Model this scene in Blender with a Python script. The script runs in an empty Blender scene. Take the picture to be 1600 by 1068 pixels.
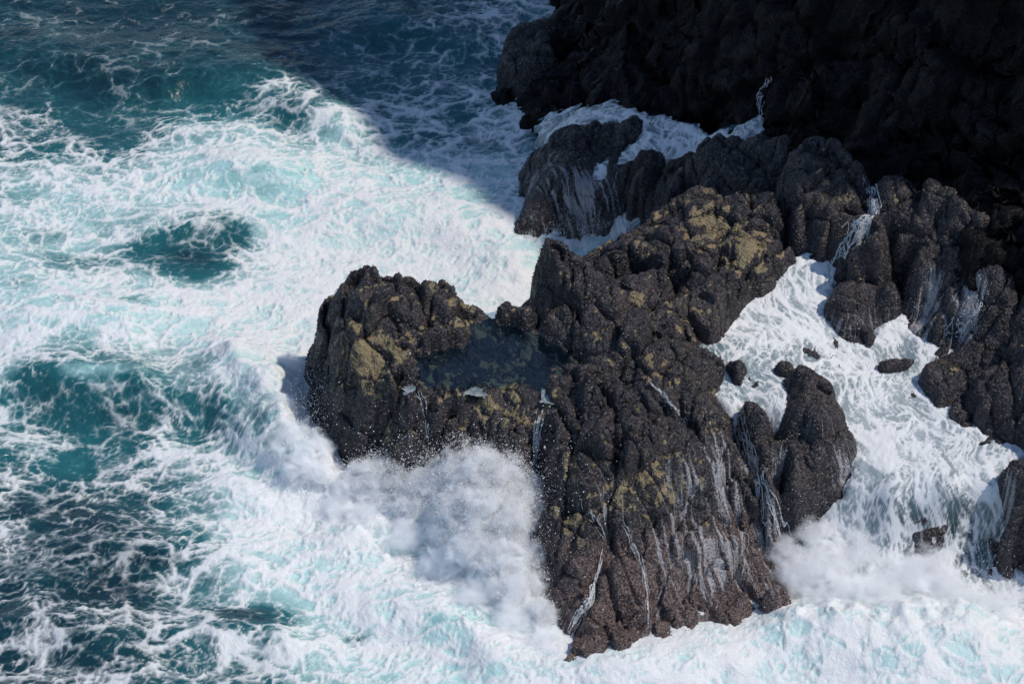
import bpy, math
import numpy as np

# ------------------------------------------------------------------ camera, sky, sun, exposure
scene = bpy.context.scene
PITCH, DIST, HALF = math.radians(40.0), 69.0, math.tan(math.radians(9.0))
CAM = (0.0, -DIST * math.cos(PITCH), DIST * math.sin(PITCH))
cam_data = bpy.data.cameras.new("camera")
cam = bpy.data.objects.new("camera", cam_data)
scene.collection.objects.link(cam)
cam.location = CAM
cam.rotation_euler = (math.radians(90) - PITCH, 0, 0)
cam_data.sensor_width = 36.0
cam_data.lens = 18.0 / HALF
cam_data.clip_start, cam_data.clip_end = 0.5, 5000.0
scene.camera = cam

SUN_EL, SUN_AZ = math.radians(57.0), math.radians(-5.0)      # azimuth from +x (right) towards +y (away)
SUN = np.array([math.cos(SUN_EL) * math.cos(SUN_AZ), math.cos(SUN_EL) * math.sin(SUN_AZ), math.sin(SUN_EL)])
world = bpy.data.worlds.new("World")
scene.world = world
world.use_nodes = True
wn = world.node_tree
for n in list(wn.nodes):
    wn.nodes.remove(n)
w_out, w_bg, w_sky = (wn.nodes.new(t) for t in ("ShaderNodeOutputWorld", "ShaderNodeBackground", "ShaderNodeTexSky"))
w_sky.sky_type = 'NISHITA'
w_sky.sun_disc = False
w_sky.sun_elevation = SUN_EL
w_sky.sun_rotation = math.radians(90) - SUN_AZ
w_sky.altitude = 40
w_sky.air_density, w_sky.dust_density, w_sky.ozone_density = 1.0, 0.3, 3.0
w_bg.inputs["Strength"].default_value = 0.15
wn.links.new(w_sky.outputs[0], w_bg.inputs[0])
wn.links.new(w_bg.outputs[0], w_out.inputs[0])
sun_data = bpy.data.lights.new("sun", 'SUN')
sun_data.energy = 3.4
sun_data.angle = math.radians(1.2)
sun_data.color = (1.0, 0.93, 0.84)
sun = bpy.data.objects.new("sun", sun_data)
scene.collection.objects.link(sun)
sun.location = (40, 30, 60)
sun.rotation_euler = (math.radians(90) - SUN_EL, 0, math.radians(90) + SUN_AZ)
vs = scene.view_settings
vs.view_transform, vs.look, vs.exposure, vs.gamma, vs.use_curve_mapping = 'Standard', 'None', 0.0, 1.0, False
scene.render.engine = 'CYCLES'
scene.cycles.max_bounces = 24
scene.cycles.diffuse_bounces = 6
scene.cycles.transparent_max_bounces = 12
scene.cycles.volume_bounces = 24
scene.cycles.volume_max_steps = 64
scene.cycles.use_adaptive_sampling = True
scene.cycles.adaptive_threshold = 0.02
scene.cycles.adaptive_min_samples = 24
# ------------------------------------------------------------------ numeric helpers
CP, SP = math.cos(PITCH), math.sin(PITCH)
CAMV = np.array(CAM)
FWD, RGT, UPV = np.array([0, CP, -SP]), np.array([1.0, 0, 0]), np.array([0, SP, CP])

def rays(px, py):
    px, py = np.asarray(px, float), np.asarray(py, float)
    a, b = (px - 800) / 800 * HALF, (534 - py) / 800 * HALF
    return FWD + a[..., None] * RGT + b[..., None] * UPV

def at(px, py, z):
    """the world point at height z that the photograph shows at this spot"""
    d = rays(px, py)
    t = (np.asarray(z, float) - CAMV[2]) / d[..., 2]
    return CAMV + t[..., None] * d

def to_px(x, y, z):
    v = np.stack([x, y, z], -1) - CAMV
    w = v @ FWD
    return 800 + (v @ RGT) / w / HALF * 800, 534 - (v @ UPV) / w / HALF * 800

def sstep(a, b, x):
    t = np.clip((x - a) / (b - a), 0, 1)
    return t * t * (3 - 2 * t)

_rng = np.random.default_rng(7)
_PT = _rng.permutation(4096).astype(np.int32)
_ANG = _rng.random(4096) * 2 * np.pi
_GX2, _GY2 = np.cos(_ANG).astype(np.float32), np.sin(_ANG).astype(np.float32)
_G3 = _rng.normal(size=(4096, 3)).astype(np.float32)
_G3 /= np.linalg.norm(_G3, axis=1)[:, None]
_JX, _JY = _rng.random(4096).astype(np.float32), _rng.random(4096).astype(np.float32)

def _h2(i, j, s):
    return _PT[(_PT[(i + s * 131) & 4095] + j) & 4095]

def pn2(x, y, s=0):
    """gradient noise, about -0.7..0.7"""
    x, y = np.asarray(x, np.float32), np.asarray(y, np.float32)
    fx, fy = np.floor(x), np.floor(y)
    i, j = fx.astype(np.int32), fy.astype(np.int32)
    u, v = x - fx, y - fy
    U, V = u * u * u * (u * (u * 6 - 15) + 10), v * v * v * (v * (v * 6 - 15) + 10)
    def g(di, dj):
        h = _h2(i + di, j + dj, s)
        return _GX2[h] * (u - di) + _GY2[h] * (v - dj)
    a, b, c, d = g(0, 0), g(1, 0), g(0, 1), g(1, 1)
    ab = a + U * (b - a)
    return ab + V * (c + U * (d - c) - ab)

def pn3(p, s=0):
    p = np.asarray(p, np.float32)
    f = np.floor(p)
    I = f.astype(np.int32)
    u = p - f
    W = u * u * u * (u * (u * 6 - 15) + 10)
    def g(a, b, c):
        h = _PT[(_h2(I[..., 0] + a, I[..., 1] + b, s) + I[..., 2] + c) & 4095]
        G = _G3[h]
        return G[..., 0] * (u[..., 0] - a) + G[..., 1] * (u[..., 1] - b) + G[..., 2] * (u[..., 2] - c)
    def l(a, b, t):
        return a + t * (b - a)
    wx, wy, wz = W[..., 0], W[..., 1], W[..., 2]
    return l(l(l(g(0, 0, 0), g(1, 0, 0), wx), l(g(0, 1, 0), g(1, 1, 0), wx), wy),
             l(l(g(0, 0, 1), g(1, 0, 1), wx), l(g(0, 1, 1), g(1, 1, 1), wx), wy), wz)

def fbm2(x, y, o=4, s=0, gain=0.5):
    r, a = 0.0, 1.0
    for k in range(o):
        r = r + a * pn2(x * 2 ** k + 17.3 * k, y * 2 ** k - 9.1 * k, s + k)
        a *= gain
    return r

def ridge2(x, y, o=3, s=0, gain=0.5):
    """1 on thin creases, falling to 0 between them"""
    r, a, t = 0.0, 1.0, 0.0
    for k in range(o):
        r = r + a * (1 - np.abs(pn2(x * 2 ** k + 31.7 * k, y * 2 ** k + 3.3 * k, s + k)) * 2)
        t += a
        a *= gain
    return r / t

def worley(x, y, s=0):
    """nearest and second nearest distance to one jittered point per unit cell"""
    x, y = np.asarray(x, np.float32), np.asarray(y, np.float32)
    fx, fy = np.floor(x), np.floor(y)
    i, j = fx.astype(np.int32), fy.astype(np.int32)
    u, v = x - fx, y - fy
    f1 = np.full(x.shape, 9, np.float32)
    f2 = f1.copy()
    for a in (-1, 0, 1):
        for b in (-1, 0, 1):
            h = _h2(i + a, j + b, s)
            d = (a + _JX[h] - u) ** 2 + (b + _JY[h] - v) ** 2
            f2 = np.minimum(f2, np.maximum(f1, d))
            f1 = np.minimum(f1, d)
    return np.sqrt(f1), np.sqrt(f2)

def facets(x, y, s=0):
    """tilted flat plates, one per jittered cell, about -1..1"""
    x, y = np.asarray(x, np.float32), np.asarray(y, np.float32)
    fx, fy = np.floor(x), np.floor(y)
    i, j = fx.astype(np.int32), fy.astype(np.int32)
    u, v = x - fx, y - fy
    f1 = np.full(x.shape, 9, np.float32)
    h = np.zeros(x.shape, np.float32)
    for a in (-1, 0, 1):
        for b in (-1, 0, 1):
            k = _h2(i + a, j + b, s)
            dx, dy = u - a - _JX[k], v - b - _JY[k]
            d = dx * dx + dy * dy
            q = _PT[(k + 77) & 4095]
            m = d < f1
            h = np.where(m, .9 * (dx * _GX2[q] + dy * _GY2[q]) + .7 * (_JX[q] - .5), h)
            f1 = np.where(m, d, f1)
    return h

_JZ = _rng.random(4096).astype(np.float32)
def facets3(p, s=0):
    """the same plates in three dimensions: broken, angular blocks"""
    p = np.asarray(p, np.float32)
    f = np.floor(p)
    I = f.astype(np.int32)
    x, y, z = (p - f).T if p.ndim == 2 else np.moveaxis(p - f, -1, 0)
    i, j, l = I[..., 0], I[..., 1], I[..., 2]
    best = np.full(x.shape, 9, np.float32)
    second = best.copy()
    h = np.zeros(x.shape, np.float32)
    for a in (-1, 0, 1):
        for b in (-1, 0, 1):
            k2 = _h2(i + a, j + b, s)
            for c in (-1, 0, 1):
                k = _PT[(k2 + l + c) & 4095]
                dx, dy, dz = x - a - _JX[k], y - b - _JY[k], z - c - _JZ[k]
                d = dx * dx + dy * dy + dz * dz
                m = d < best
                q = _PT[(k + 77) & 4095]
                g = _G3[q]
                h = np.where(m, .9 * (dx * g[..., 0] + dy * g[..., 1] + dz * g[..., 2]) + .8 * (_JX[q] - .5), h)
                second = np.minimum(second, np.maximum(best, d))
                best = np.where(m, d, best)
    return h - .55 * sstep(.10, .0, np.sqrt(second) - np.sqrt(best))     # a crack where two plates meet

def rbf_fit(P, z, c=0.25):
    P = np.asarray(P, float)[:, :2]
    z = np.asarray(z, float)
    D = np.sqrt(((P[:, None] - P[None]) ** 2).sum(-1) + c * c)
    n = len(P)
    A = np.zeros((n + 1, n + 1))
    A[:n, :n] = D - 1e-3 * np.eye(n)
    A[:n, n] = A[n, :n] = 1
    return P, np.linalg.solve(A, np.append(z, 0)), c

def rbf(fit, x, y):
    P, w, c = fit
    r = np.full(x.shape, w[-1], np.float32)
    for (a, b), k in zip(P, w):
        r += np.float32(k) * np.sqrt((x - a) ** 2 + (y - b) ** 2 + c * c).astype(np.float32)
    return r

def bil(G, x, y, x0, y0, g):
    """bilinear look-up in a grid G[iy, ix]"""
    u, v = np.clip((x - x0) / g, 0, G.shape[1] - 1.001), np.clip((y - y0) / g, 0, G.shape[0] - 1.001)
    i, j = u.astype(np.int32), v.astype(np.int32)
    u, v = u - i, v - j
    a = G[j, i] * (1 - u) + G[j, i + 1] * u
    b = G[j + 1, i] * (1 - u) + G[j + 1, i + 1] * u
    return a * (1 - v) + b * v

def blur(G, n):
    for _ in range(n):
        P = np.pad(G, 1, mode='edge')
        G = (P[:-2, 1:-1] + P[2:, 1:-1] + P[1:-1, :-2] + P[1:-1, 2:] + 4 * P[1:-1, 1:-1]) / 8
    return G

def seg_dist(x, y, pts):
    """distance to a polyline of world points, and the share of its length at the nearest spot"""
    best = np.full(x.shape, 1e9, np.float32)
    par = np.zeros(x.shape, np.float32)
    n = len(pts) - 1
    for k in range(n):
        ax, ay = pts[k][:2]
        bx, by = pts[k + 1][:2]
        L = (bx - ax) ** 2 + (by - ay) ** 2 + 1e-9
        t = np.clip(((x - ax) * (bx - ax) + (y - ay) * (by - ay)) / L, 0, 1)
        d = np.hypot(x - ax - t * (bx - ax), y - ay - t * (by - ay))
        m = d < best
        best = np.where(m, d, best)
        par = np.where(m, (k + t) / n, par)
    return best, par

# ------------------------------------------------------------------ the rocks as height fields on one shared grid
G = 0.025
X0, Y0, X1, Y1 = -8.0, -12.0, 13.6, 15.0
NX, NY = int(round((X1 - X0) / G)) + 1, int(round((Y1 - Y0) / G)) + 1
DEM = np.full((NY, NX), -3.0, np.float32)

# each rock: surface points, back silhouette points (fall away behind), edge points (meet water or another rock);
# all as (x in the photo, y in the photo, height in metres)
ROCKS = []
def rock(key, label, S, B=(), E=(), rough=0.16, grain=None, pink=0.0, tan=0.5, back=0.9, out=0.35, drop=0.9, c=0.25, bed=1.0):
    ROCKS.append(dict(key=key, label=label, S=S, B=B, E=E, rough=rough, grain=grain, pink=pink, tan=tan, back=back,
                      out=out, drop=drop, c=c, bed=bed))

rock('dome', 'rounded mussel-crusted rock hump jutting left above the breaking splash',
     S=[(560, 470, 3.2), (620, 470, 3.35), (680, 480, 3.1), (540, 540, 2.6), (600, 540, 2.75), (660, 540, 2.7), (720, 500, 2.95),
        (520, 600, 1.7), (580, 600, 2.2), (640, 600, 2.45), (700, 560, 2.45), (700, 620, 2.35), (760, 640, 2.3), (745, 520, 2.5), (820, 650, 2.4),
        (560, 660, 1.5), (620, 670, 1.75), (700, 690, 1.75), (770, 700, 1.8), (820, 700, 1.9), (600, 720, 0.8), (680, 740, 0.9), (760, 760, 1.0), (820, 770, 1.0),
        (780, 590, 2.25), (835, 640, 2.3), (720, 590, 2.3)],
     B=[(545, 440, 2.9), (590, 415, 3.35), (615, 425, 3.3), (630, 420, 3.35), (660, 437, 3.25), (700, 450, 3.1), (740, 472, 3.0), (765, 490, 2.75)],
     E=[(515, 470, 2.2), (497, 510, 1.5), (488, 550, .9), (480, 590, .3), (478, 640, 0), (500, 700, 0), (535, 750, 0), (600, 790, 0), (680, 820, 0), (760, 850, 0), (820, 870, 0)],
     tan=0.62, grain=(0.5, -1), rough=.26)
rock('knob', 'small lumpy rock knob plugging the back rim of the tide pool',
     S=[(800, 490, 2.85), (790, 500, 2.7), (820, 500, 2.8)],
     B=[(780, 485, 2.7), (800, 477, 2.95), (822, 478, 2.95)],
     E=[(775, 500, 2.5), (800, 512, 2.55), (830, 520, 2.5), (845, 500, 2.6)], tan=0.5, out=.2, back=.4, rough=.1)
rock('crest', 'jagged dark rock crest rising right of the blue tide pool',
     S=[(870, 430, 3.59), (900, 450, 3.55), (880, 490, 3.17), (940, 450, 3.55), (1000, 450, 3.44), (1040, 440, 3.33), (1050, 480, 3.33), (1000, 500, 3.29), (940, 500, 3.25), (900, 520, 3.03), (960, 540, 3.10), (1020, 545, 3.10),
        (1060, 540, 3.06), (1090, 560, 2.95), (1000, 580, 2.95), (930, 560, 2.88), (1060, 600, 2.84), (1100, 610, 2.72)],
     B=[(850, 420, 3.33), (860, 405, 3.70), (875, 407, 3.74), (900, 418, 3.66), (940, 425, 3.62), (990, 425, 3.55), (1030, 420, 3.40)],
     E=[(835, 455, 2.88), (828, 480, 2.65), (848, 530, 2.50), (878, 560, 2.46), (920, 590, 2.58), (1125, 580, 2.58), (1110, 630, 2.50), (1080, 520, 2.80)], tan=0.45, c=.15, back=0.7, rough=.24)
rock('buttress', 'big sloping mussel-covered rock face streaked by runoff in the foreground',
     S=[(860, 600, 2.72), (900, 585, 2.85), (950, 600, 3.0), (1000, 610, 3.02), (1060, 620, 2.9), (880, 640, 2.65), (930, 650, 2.85), (1000, 660, 2.95), (1060, 660, 2.8), (1110, 670, 2.6),
        (870, 690, 2.4), (930, 700, 2.75), (1000, 710, 2.75), (1060, 720, 2.5), (1120, 730, 2.15), (870, 760, 2.05), (920, 760, 2.45), (980, 770, 2.3), (1040, 770, 2.05), (1100, 770, 1.85), (1160, 780, 1.5),
        (870, 820, 1.6), (920, 830, 1.75), (980, 840, 1.55), (1050, 840, 1.35), (1120, 840, 1.15), (1190, 850, .85), (870, 890, .95), (930, 900, 1.05), (1000, 900, .85), (1080, 900, .7), (1150, 910, .5),
        (900, 960, .5), (960, 970, .45), (1040, 950, .4), (1120, 940, .25)],
     B=[(1000, 560, 2.9), (1080, 590, 2.7), (1120, 620, 2.55)],
     E=[(845, 600, 2.5), (842, 650, 2.2), (840, 700, 1.8), (838, 760, 1.4), (832, 820, .9), (812, 870, .3), (822, 920, 0), (850, 980, 0), (880, 1050, 0), (950, 1055, 0), (1010, 1032, 0), (1080, 1010, 0), (1160, 995, 0), (1225, 950, 0),
        (1235, 880, .2), (1218, 810, .6), (1190, 750, 1.1), (1165, 700, 1.7), (1145, 655, 2.2)], grain=(.45, -1), pink=1.0, tan=0.45, back=.5, rough=.25)
rock('slab', 'broad brown rock slab with a tan barnacle patch behind the crest',
     S=[(930, 410, 2.94), (960, 400, 3.11), (1000, 385, 3.28), (1050, 360, 3.37), (1100, 330, 3.41), (1150, 330, 3.54), (1200, 330, 3.62), (1050, 400, 3.37), (1100, 380, 3.49), (1150, 380, 3.54), (1210, 380, 3.41), (1090, 420, 3.37),
        (1140, 430, 3.28), (1190, 430, 3.15), (1090, 460, 3.19), (1140, 460, 2.94), (1100, 500, 2.94), (1060, 500, 2.94)],
     B=[(905, 408, 2.60), (940, 385, 2.77), (980, 360, 2.85), (1020, 335, 2.94), (1060, 312, 3.11), (1100, 305, 3.28), (1160, 300, 3.54), (1220, 300, 3.71)],
     E=[(1240, 400, 3.11), (1215, 440, 2.85), (1160, 470, 2.73), (1140, 500, 2.64), (1120, 530, 2.60), (1020, 430, 2.85), (1040, 460, 2.69), (1060, 520, 2.69)], tan=0.55, back=.8, rough=.24)
rock('tower', 'tall blocky dark rock with a shadowed cleft above the stream',
     S=[(1250, 260, 4.22), (1290, 240, 4.40), (1330, 270, 4.28), (1270, 310, 4.09), (1320, 320, 4.09), (1290, 360, 3.72), (1330, 360, 3.78), (1240, 330, 3.91), (1310, 385, 3.41)],
     B=[(1235, 230, 4.15), (1270, 212, 4.46), (1310, 222, 4.53), (1345, 260, 4.34)],
     E=[(1222, 290, 3.66), (1230, 360, 3.41), (1250, 395, 3.16), (1295, 400, 3.10), (1350, 370, 3.53), (1360, 320, 3.78)], tan=0.35, c=.12, back=.6, rough=.2)
rock('wedge', 'wedge-shaped mossy boulder splitting the narrow stream',
     S=[(1340, 390, 3.9), (1360, 375, 4.05), (1345, 415, 3.55), (1375, 410, 3.65)],
     B=[(1335, 365, 4.0), (1365, 352, 4.2)],
     E=[(1315, 400, 3.4), (1318, 425, 3.0), (1350, 435, 2.95), (1392, 430, 3.1), (1388, 390, 3.6)], tan=.35, out=.2, back=.35, rough=.1)
rock('shelf', 'large dark rock buttress right of the narrow stream',
     S=[(1400, 310, 4.36), (1440, 300, 4.50), (1480, 330, 4.50), (1400, 370, 3.92), (1450, 370, 4.07), (1500, 380, 4.14), (1420, 430, 3.42), (1470, 430, 3.56), (1515, 430, 3.71), (1440, 470, 3.06), (1480, 480, 3.13), (1520, 480, 3.35), (1460, 510, 2.84), (1500, 510, 2.95)],
     B=[(1380, 275, 4.36), (1405, 268, 4.57), (1450, 285, 4.72), (1500, 300, 4.86), (1540, 340, 4.79)],
     E=[(1372, 330, 4.00), (1395, 400, 3.28), (1410, 450, 2.84), (1440, 500, 2.66), (1470, 530, 2.63), (1520, 525, 2.84), (1545, 450, 3.56), (1545, 400, 4.07)], grain=(0.2, -1), tan=.35, rough=.2)
rock('hump', 'low wet black rock hump in the middle of the whitewater',
     S=[(1330, 460, 3.15), (1370, 455, 3.2), (1350, 480, 2.95), (1310, 475, 2.95), (1390, 475, 3.0), (1340, 520, 2.6), (1360, 530, 2.55)],
     B=[(1310, 448, 3.2), (1350, 438, 3.35), (1390, 442, 3.3)],
     E=[(1294, 480, 2.75), (1305, 510, 2.55), (1325, 545, 2.35), (1350, 548, 2.35), (1385, 510, 2.5), (1408, 480, 2.7)], tan=.0, out=.25, back=.4, rough=.09, bed=.6)
rock('flank', 'brown cliff foot at the right edge above the wide whitewater',
     S=[(1480, 580, 2.68), (1530, 560, 2.98), (1580, 560, 3.32), (1500, 620, 2.56), (1550, 620, 2.87), (1600, 620, 3.15), (1560, 670, 2.54), (1610, 680, 2.64), (1560, 500, 3.37), (1600, 480, 3.76), (1600, 420, 3.99), (1570, 430, 3.71), (1660, 600, 3.54), (1660, 680, 3.09), (1660, 460, 4.32), (1530, 520, 2.98)],
     B=[(1560, 390, 3.76), (1600, 370, 4.09), (1660, 380, 4.59)],
     E=[(1490, 545, 2.50), (1436, 592, 2.36), (1450, 620, 2.26), (1480, 660, 2.20), (1540, 690, 2.20), (1600, 715, 2.20), (1660, 730, 2.20), (1535, 480, 2.98), (1540, 430, 3.32)], grain=(.2, -1), tan=.4, rough=.18)
rock('corner', 'dark wet rock standing at the right end of the waterfall',
     S=[(1590, 750, 2.45), (1620, 760, 2.5), (1585, 800, 1.9), (1620, 800, 2.0), (1590, 850, 1.2), (1630, 850, 1.4), (1600, 900, .5), (1650, 900, .6)],
     B=[(1580, 722, 2.5), (1610, 730, 2.6), (1650, 730, 2.7)],
     E=[(1562, 745, 2.1), (1560, 780, 1.7), (1563, 830, 1.0), (1570, 880, .4), (1590, 950, 0), (1660, 960, 0)], tan=0, out=.3, back=.5, rough=.14)
rock('egg', 'smooth egg-shaped dark boulder parting the white stream',
     S=[(1265, 610, 2.81), (1275, 640, 2.70), (1250, 640, 2.59), (1300, 650, 2.51), (1270, 670, 2.44), (1240, 670, 2.33), (1300, 680, 2.25), (1245, 600, 2.70)],
     B=[(1240, 578, 2.74), (1255, 572, 2.85), (1280, 588, 2.85), (1300, 610, 2.70)],
     E=[(1230, 605, 2.48), (1228, 640, 2.33), (1225, 675, 2.14), (1260, 695, 2.06), (1310, 695, 2.02), (1322, 660, 2.10)], tan=.0, out=.3, drop=.35, back=.4, rough=.06, bed=.8)
rock('tooth', 'small upright tooth of rock beside the narrow spillway',
     S=[(1175, 650, 2.49), (1185, 670, 2.38), (1170, 680, 2.26), (1195, 690, 2.15)],
     B=[(1160, 635, 2.45), (1175, 628, 2.60), (1190, 638, 2.53)],
     E=[(1155, 660, 2.22), (1158, 695, 2.00), (1180, 710, 1.96), (1205, 705, 1.92), (1203, 665, 2.22)], tan=.3, out=.15, back=.3, rough=.08)
rock('apron', 'dark rounded rock apron veiled in thin falling water strands',
     S=[(1200, 730, 2.15), (1240, 720, 2.20), (1290, 710, 2.15), (1320, 700, 2.10), (1220, 770, 1.75), (1270, 760, 1.80), (1310, 740, 1.75), (1240, 810, 1.20), (1280, 790, 1.25)],
     B=[(1180, 700, 2.15), (1230, 690, 2.25), (1300, 680, 2.25), (1330, 675, 2.15)],
     E=[(1185, 740, 1.65), (1205, 800, 0.95), (1235, 850, 0.55), (1262, 830, 0.75), (1290, 810, 0.95), (1325, 770, 1.35), (1338, 720, 1.75)], grain=(.4, -1), pink=.3, tan=.0, out=.25, back=.4, rough=.1)
rock('cone', 'little pinkish rock cone awash at the foot of the falls',
     S=[(1208, 935, .55), (1200, 950, .4), (1220, 955, .4)],
     B=[(1200, 915, .6), (1212, 912, .65)],
     E=[(1183, 950, .1), (1195, 980, 0), (1225, 985, 0), (1240, 960, .05), (1228, 930, .35)], pink=1.0, tan=0, out=.15, back=.2, rough=.08)
rock('stone_a', 'small round stone poking from pale pool water near the crest',
     S=[(1150, 575, 2.75), (1158, 578, 2.72)], B=[(1142, 566, 2.72), (1152, 563, 2.8), (1162, 568, 2.7)], E=[(1134, 574, 2.5), (1142, 585, 2.5), (1160, 586, 2.5), (1166, 577, 2.5)], tan=.4, out=.1, back=.15, rough=.05)
rock('stone_b', 'small flat stone just left of the egg-shaped boulder',
     S=[(1222, 577, 2.62), (1230, 578, 2.62)], B=[(1215, 570, 2.62), (1226, 568, 2.66), (1234, 571, 2.62)], E=[(1210, 577, 2.45), (1220, 587, 2.45), (1234, 587, 2.45), (1240, 578, 2.45)], tan=.4, out=.1, back=.15, rough=.05)
rock('stone_c', 'half-drowned rock rib breaking the stream below the black hump',
     S=[(1385, 574, 2.45), (1400, 572, 2.47), (1415, 570, 2.44)], B=[(1380, 568, 2.44), (1400, 565, 2.47), (1420, 564, 2.44)], E=[(1370, 578, 2.3), (1395, 584, 2.3), (1420, 578, 2.3), (1430, 568, 2.3)], tan=0, out=.1, back=.15, rough=.05)
rock('back_hump', 'shaded brown rock hump with white cascades at its foot',
     S=[(860, 270, 1.25), (900, 250, 1.45), (940, 235, 1.5), (880, 300, 1.05), (930, 290, 1.2), (970, 250, 1.5), (850, 320, .75), (900, 330, .75), (940, 330, .8), (840, 350, .45), (920, 360, .35), (1010, 205, 1.75), (960, 215, 1.65), (900, 215, 1.55), (870, 235, 1.3)],
     B=[(850, 225, 1.1), (890, 200, 1.45), (940, 195, 1.65), (990, 190, 1.8), (1030, 195, 1.8)],
     E=[(828, 250, .5), (822, 290, .35), (808, 340, .1), (800, 375, 0), (850, 382, 0), (900, 390, 0), (950, 370, .2), (985, 340, .6), (1000, 300, 1.0), (1030, 240, 1.5)], grain=(-.3, -1), pink=.4, tan=0, back=.5, rough=.12)
rock('back_knob', 'dark round rock knob between two branches of shaded whitewater',
     S=[(1000, 265, 1.9), (1015, 275, 1.8), (990, 285, 1.6), (1010, 295, 1.5)],
     B=[(985, 252, 1.75), (1005, 242, 2.0), (1030, 252, 1.9)],
     E=[(968, 275, 1.35), (970, 300, 1.1), (1000, 312, 1.0), (1030, 290, 1.3), (1040, 265, 1.55)], tan=0, out=.2, back=.35, rough=.1)
rock('back_wedge', 'black jagged rock wedge in full shade above the tan-patched slab',
     S=[(1130, 225, 3.0), (1170, 240, 3.2), (1100, 250, 2.7), (1150, 270, 3.0), (1060, 280, 2.3), (1110, 290, 2.6), (1180, 280, 3.2), (1040, 310, 1.9), (1200, 250, 3.3)],
     B=[(1080, 240, 2.5), (1125, 207, 3.0), (1150, 210, 3.2), (1190, 215, 3.4), (1225, 220, 3.6)],
     E=[(1045, 270, 1.8), (1012, 320, 1.2), (1030, 335, 1.2), (1070, 310, 1.9), (1130, 310, 2.5), (1200, 300, 3.0)], tan=0, back=.5, rough=.2, c=.12)
rock('skerry', 'low dark skerry awash at the shaded foot of the cliff',
     S=[(820, 70, .7), (810, 95, .6), (800, 120, .4), (830, 100, .8), (850, 60, .9)],
     B=[(810, 45, .6), (828, 38, .8), (850, 30, .9)],
     E=[(795, 70, .1), (780, 100, 0), (778, 125, 0), (790, 140, 0), (830, 140, .2), (860, 110, .5)], tan=0, out=.25, back=.4, rough=.12)

rock('bed', 'dark wet bedrock floor showing between the stream rocks',
     S=[(1240, 400, 2.95), (1300, 420, 2.85), (1200, 460, 2.6), (1260, 480, 2.5), (1180, 520, 2.4), (1250, 550, 2.3), (1320, 560, 2.25), (1400, 520, 2.4), (1440, 560, 2.3), (1130, 560, 2.4), (1180, 600, 2.25), (1130, 620, 2.3),
        (1200, 650, 2.05), (1350, 620, 2.1), (1420, 620, 2.1), (1400, 680, 1.9), (1480, 690, 2.0), (1340, 700, 1.75), (1550, 730, 2.0), (1480, 750, 1.8), (1400, 760, 1.65), (1330, 760, 1.35), (1540, 790, 1.5), (1460, 800, 1.35), (1380, 820, 1.0),
        (1310, 820, .8), (1530, 860, .7), (1440, 870, .6), (1360, 880, .4), (1290, 880, .3), (1360, 400, 3.3), (1400, 460, 2.75), (1360, 350, 3.8), (1320, 400, 3.2), (1360, 300, 4.1), (1500, 540, 2.7), (1540, 600, 2.8), (1100, 510, 2.6), (1100, 560, 2.5), (1240, 340, 3.3), (1480, 640, 2.15), (1600, 740, 2.0)],
     B=[(1150, 470, 2.55), (1230, 300, 3.5), (1350, 250, 3.9), (1400, 270, 4.6), (1500, 320, 4.8), (1560, 420, 4.2)],
     E=[(1080, 540, 2.3), (1110, 640, 2.0), (1160, 700, 1.6), (1230, 800, .7), (1270, 920, -.1), (1350, 950, -.15), (1440, 960, -.15), (1530, 940, 0), (1600, 900, .3), (1660, 760, 1.6)], grain=(.3, -1), tan=0, rough=.2, back=.6)

rock('saddle', 'olive weedy rock floor under the blue tide pool',
     S=[(720, 540, 2.42), (760, 520, 2.4), (800, 530, 2.35), (840, 545, 2.36), (760, 560, 2.36), (800, 575, 2.36), (840, 580, 2.42), (720, 580, 2.42), (700, 610, 2.4), (760, 600, 2.45), (820, 605, 2.48), (860, 600, 2.52), (870, 570, 2.5), (690, 570, 2.5),
        (780, 650, 2.2), (830, 640, 2.35), (640, 620, 2.3), (880, 620, 2.6)],
     B=[(740, 500, 2.5), (790, 497, 2.5), (840, 520, 2.5)],
     E=[(660, 560, 2.4), (620, 620, 2.1), (700, 680, 1.6), (800, 700, 1.7), (840, 690, 1.8), (900, 650, 2.4), (900, 580, 2.5)], tan=.72, rough=.07, back=.4, bed=.15)

def ridge_pt(px, py, z, ztop):
    P = at(px, py, z)
    return P + SUN * ((ztop - z) / SUN[2])

CLIFF_PX = [(870, 0, 0), (862, 40, .2), (840, 160, .2), (800, 165, 0), (790, 145, .1), (890, 180, .5), (940, 178, .9), (980, 170, 1.3), (1050, 180, 1.7), (1110, 195, 2.0), (1160, 205, 2.4), (1200, 200, 2.8), (1240, 205, 3.3),
            (1300, 205, 3.8), (1350, 250, 3.9), (1390, 250, 4.2), (1460, 265, 4.5), (1530, 310, 4.9), (1580, 360, 4.9), (1640, 400, 4.9), (1690, 500, 3.6), (1720, 620, 3.4), (1720, 720, 2.5), (1750, 800, 1.6), (1790, 950, .8), (1820, 1060, .2),
            (900, 100, 1.0), (960, 120, 1.6), (920, 20, 1.2), (960, 50, 1.9), (1000, 100, 2.0), (1000, 0, 2.9), (1080, 130, 2.5), (1100, 60, 3.3), (1100, 0, 3.9), (1160, 140, 3.1), (1200, 100, 3.8), (1200, 0, 4.8), (1250, 150, 4.1),
            (1300, 100, 4.6), (1300, 0, 5.5), (1360, 190, 4.6), (1400, 130, 5.3), (1400, 0, 6.4), (1500, 220, 5.3), (1500, 100, 6.2), (1500, 0, 7.2), (1600, 270, 5.3), (1600, 150, 6.2), (1600, 0, 7.8), (1700, 330, 5.0), (1700, 150, 7.0), (1750, 480, 4.6)]
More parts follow.
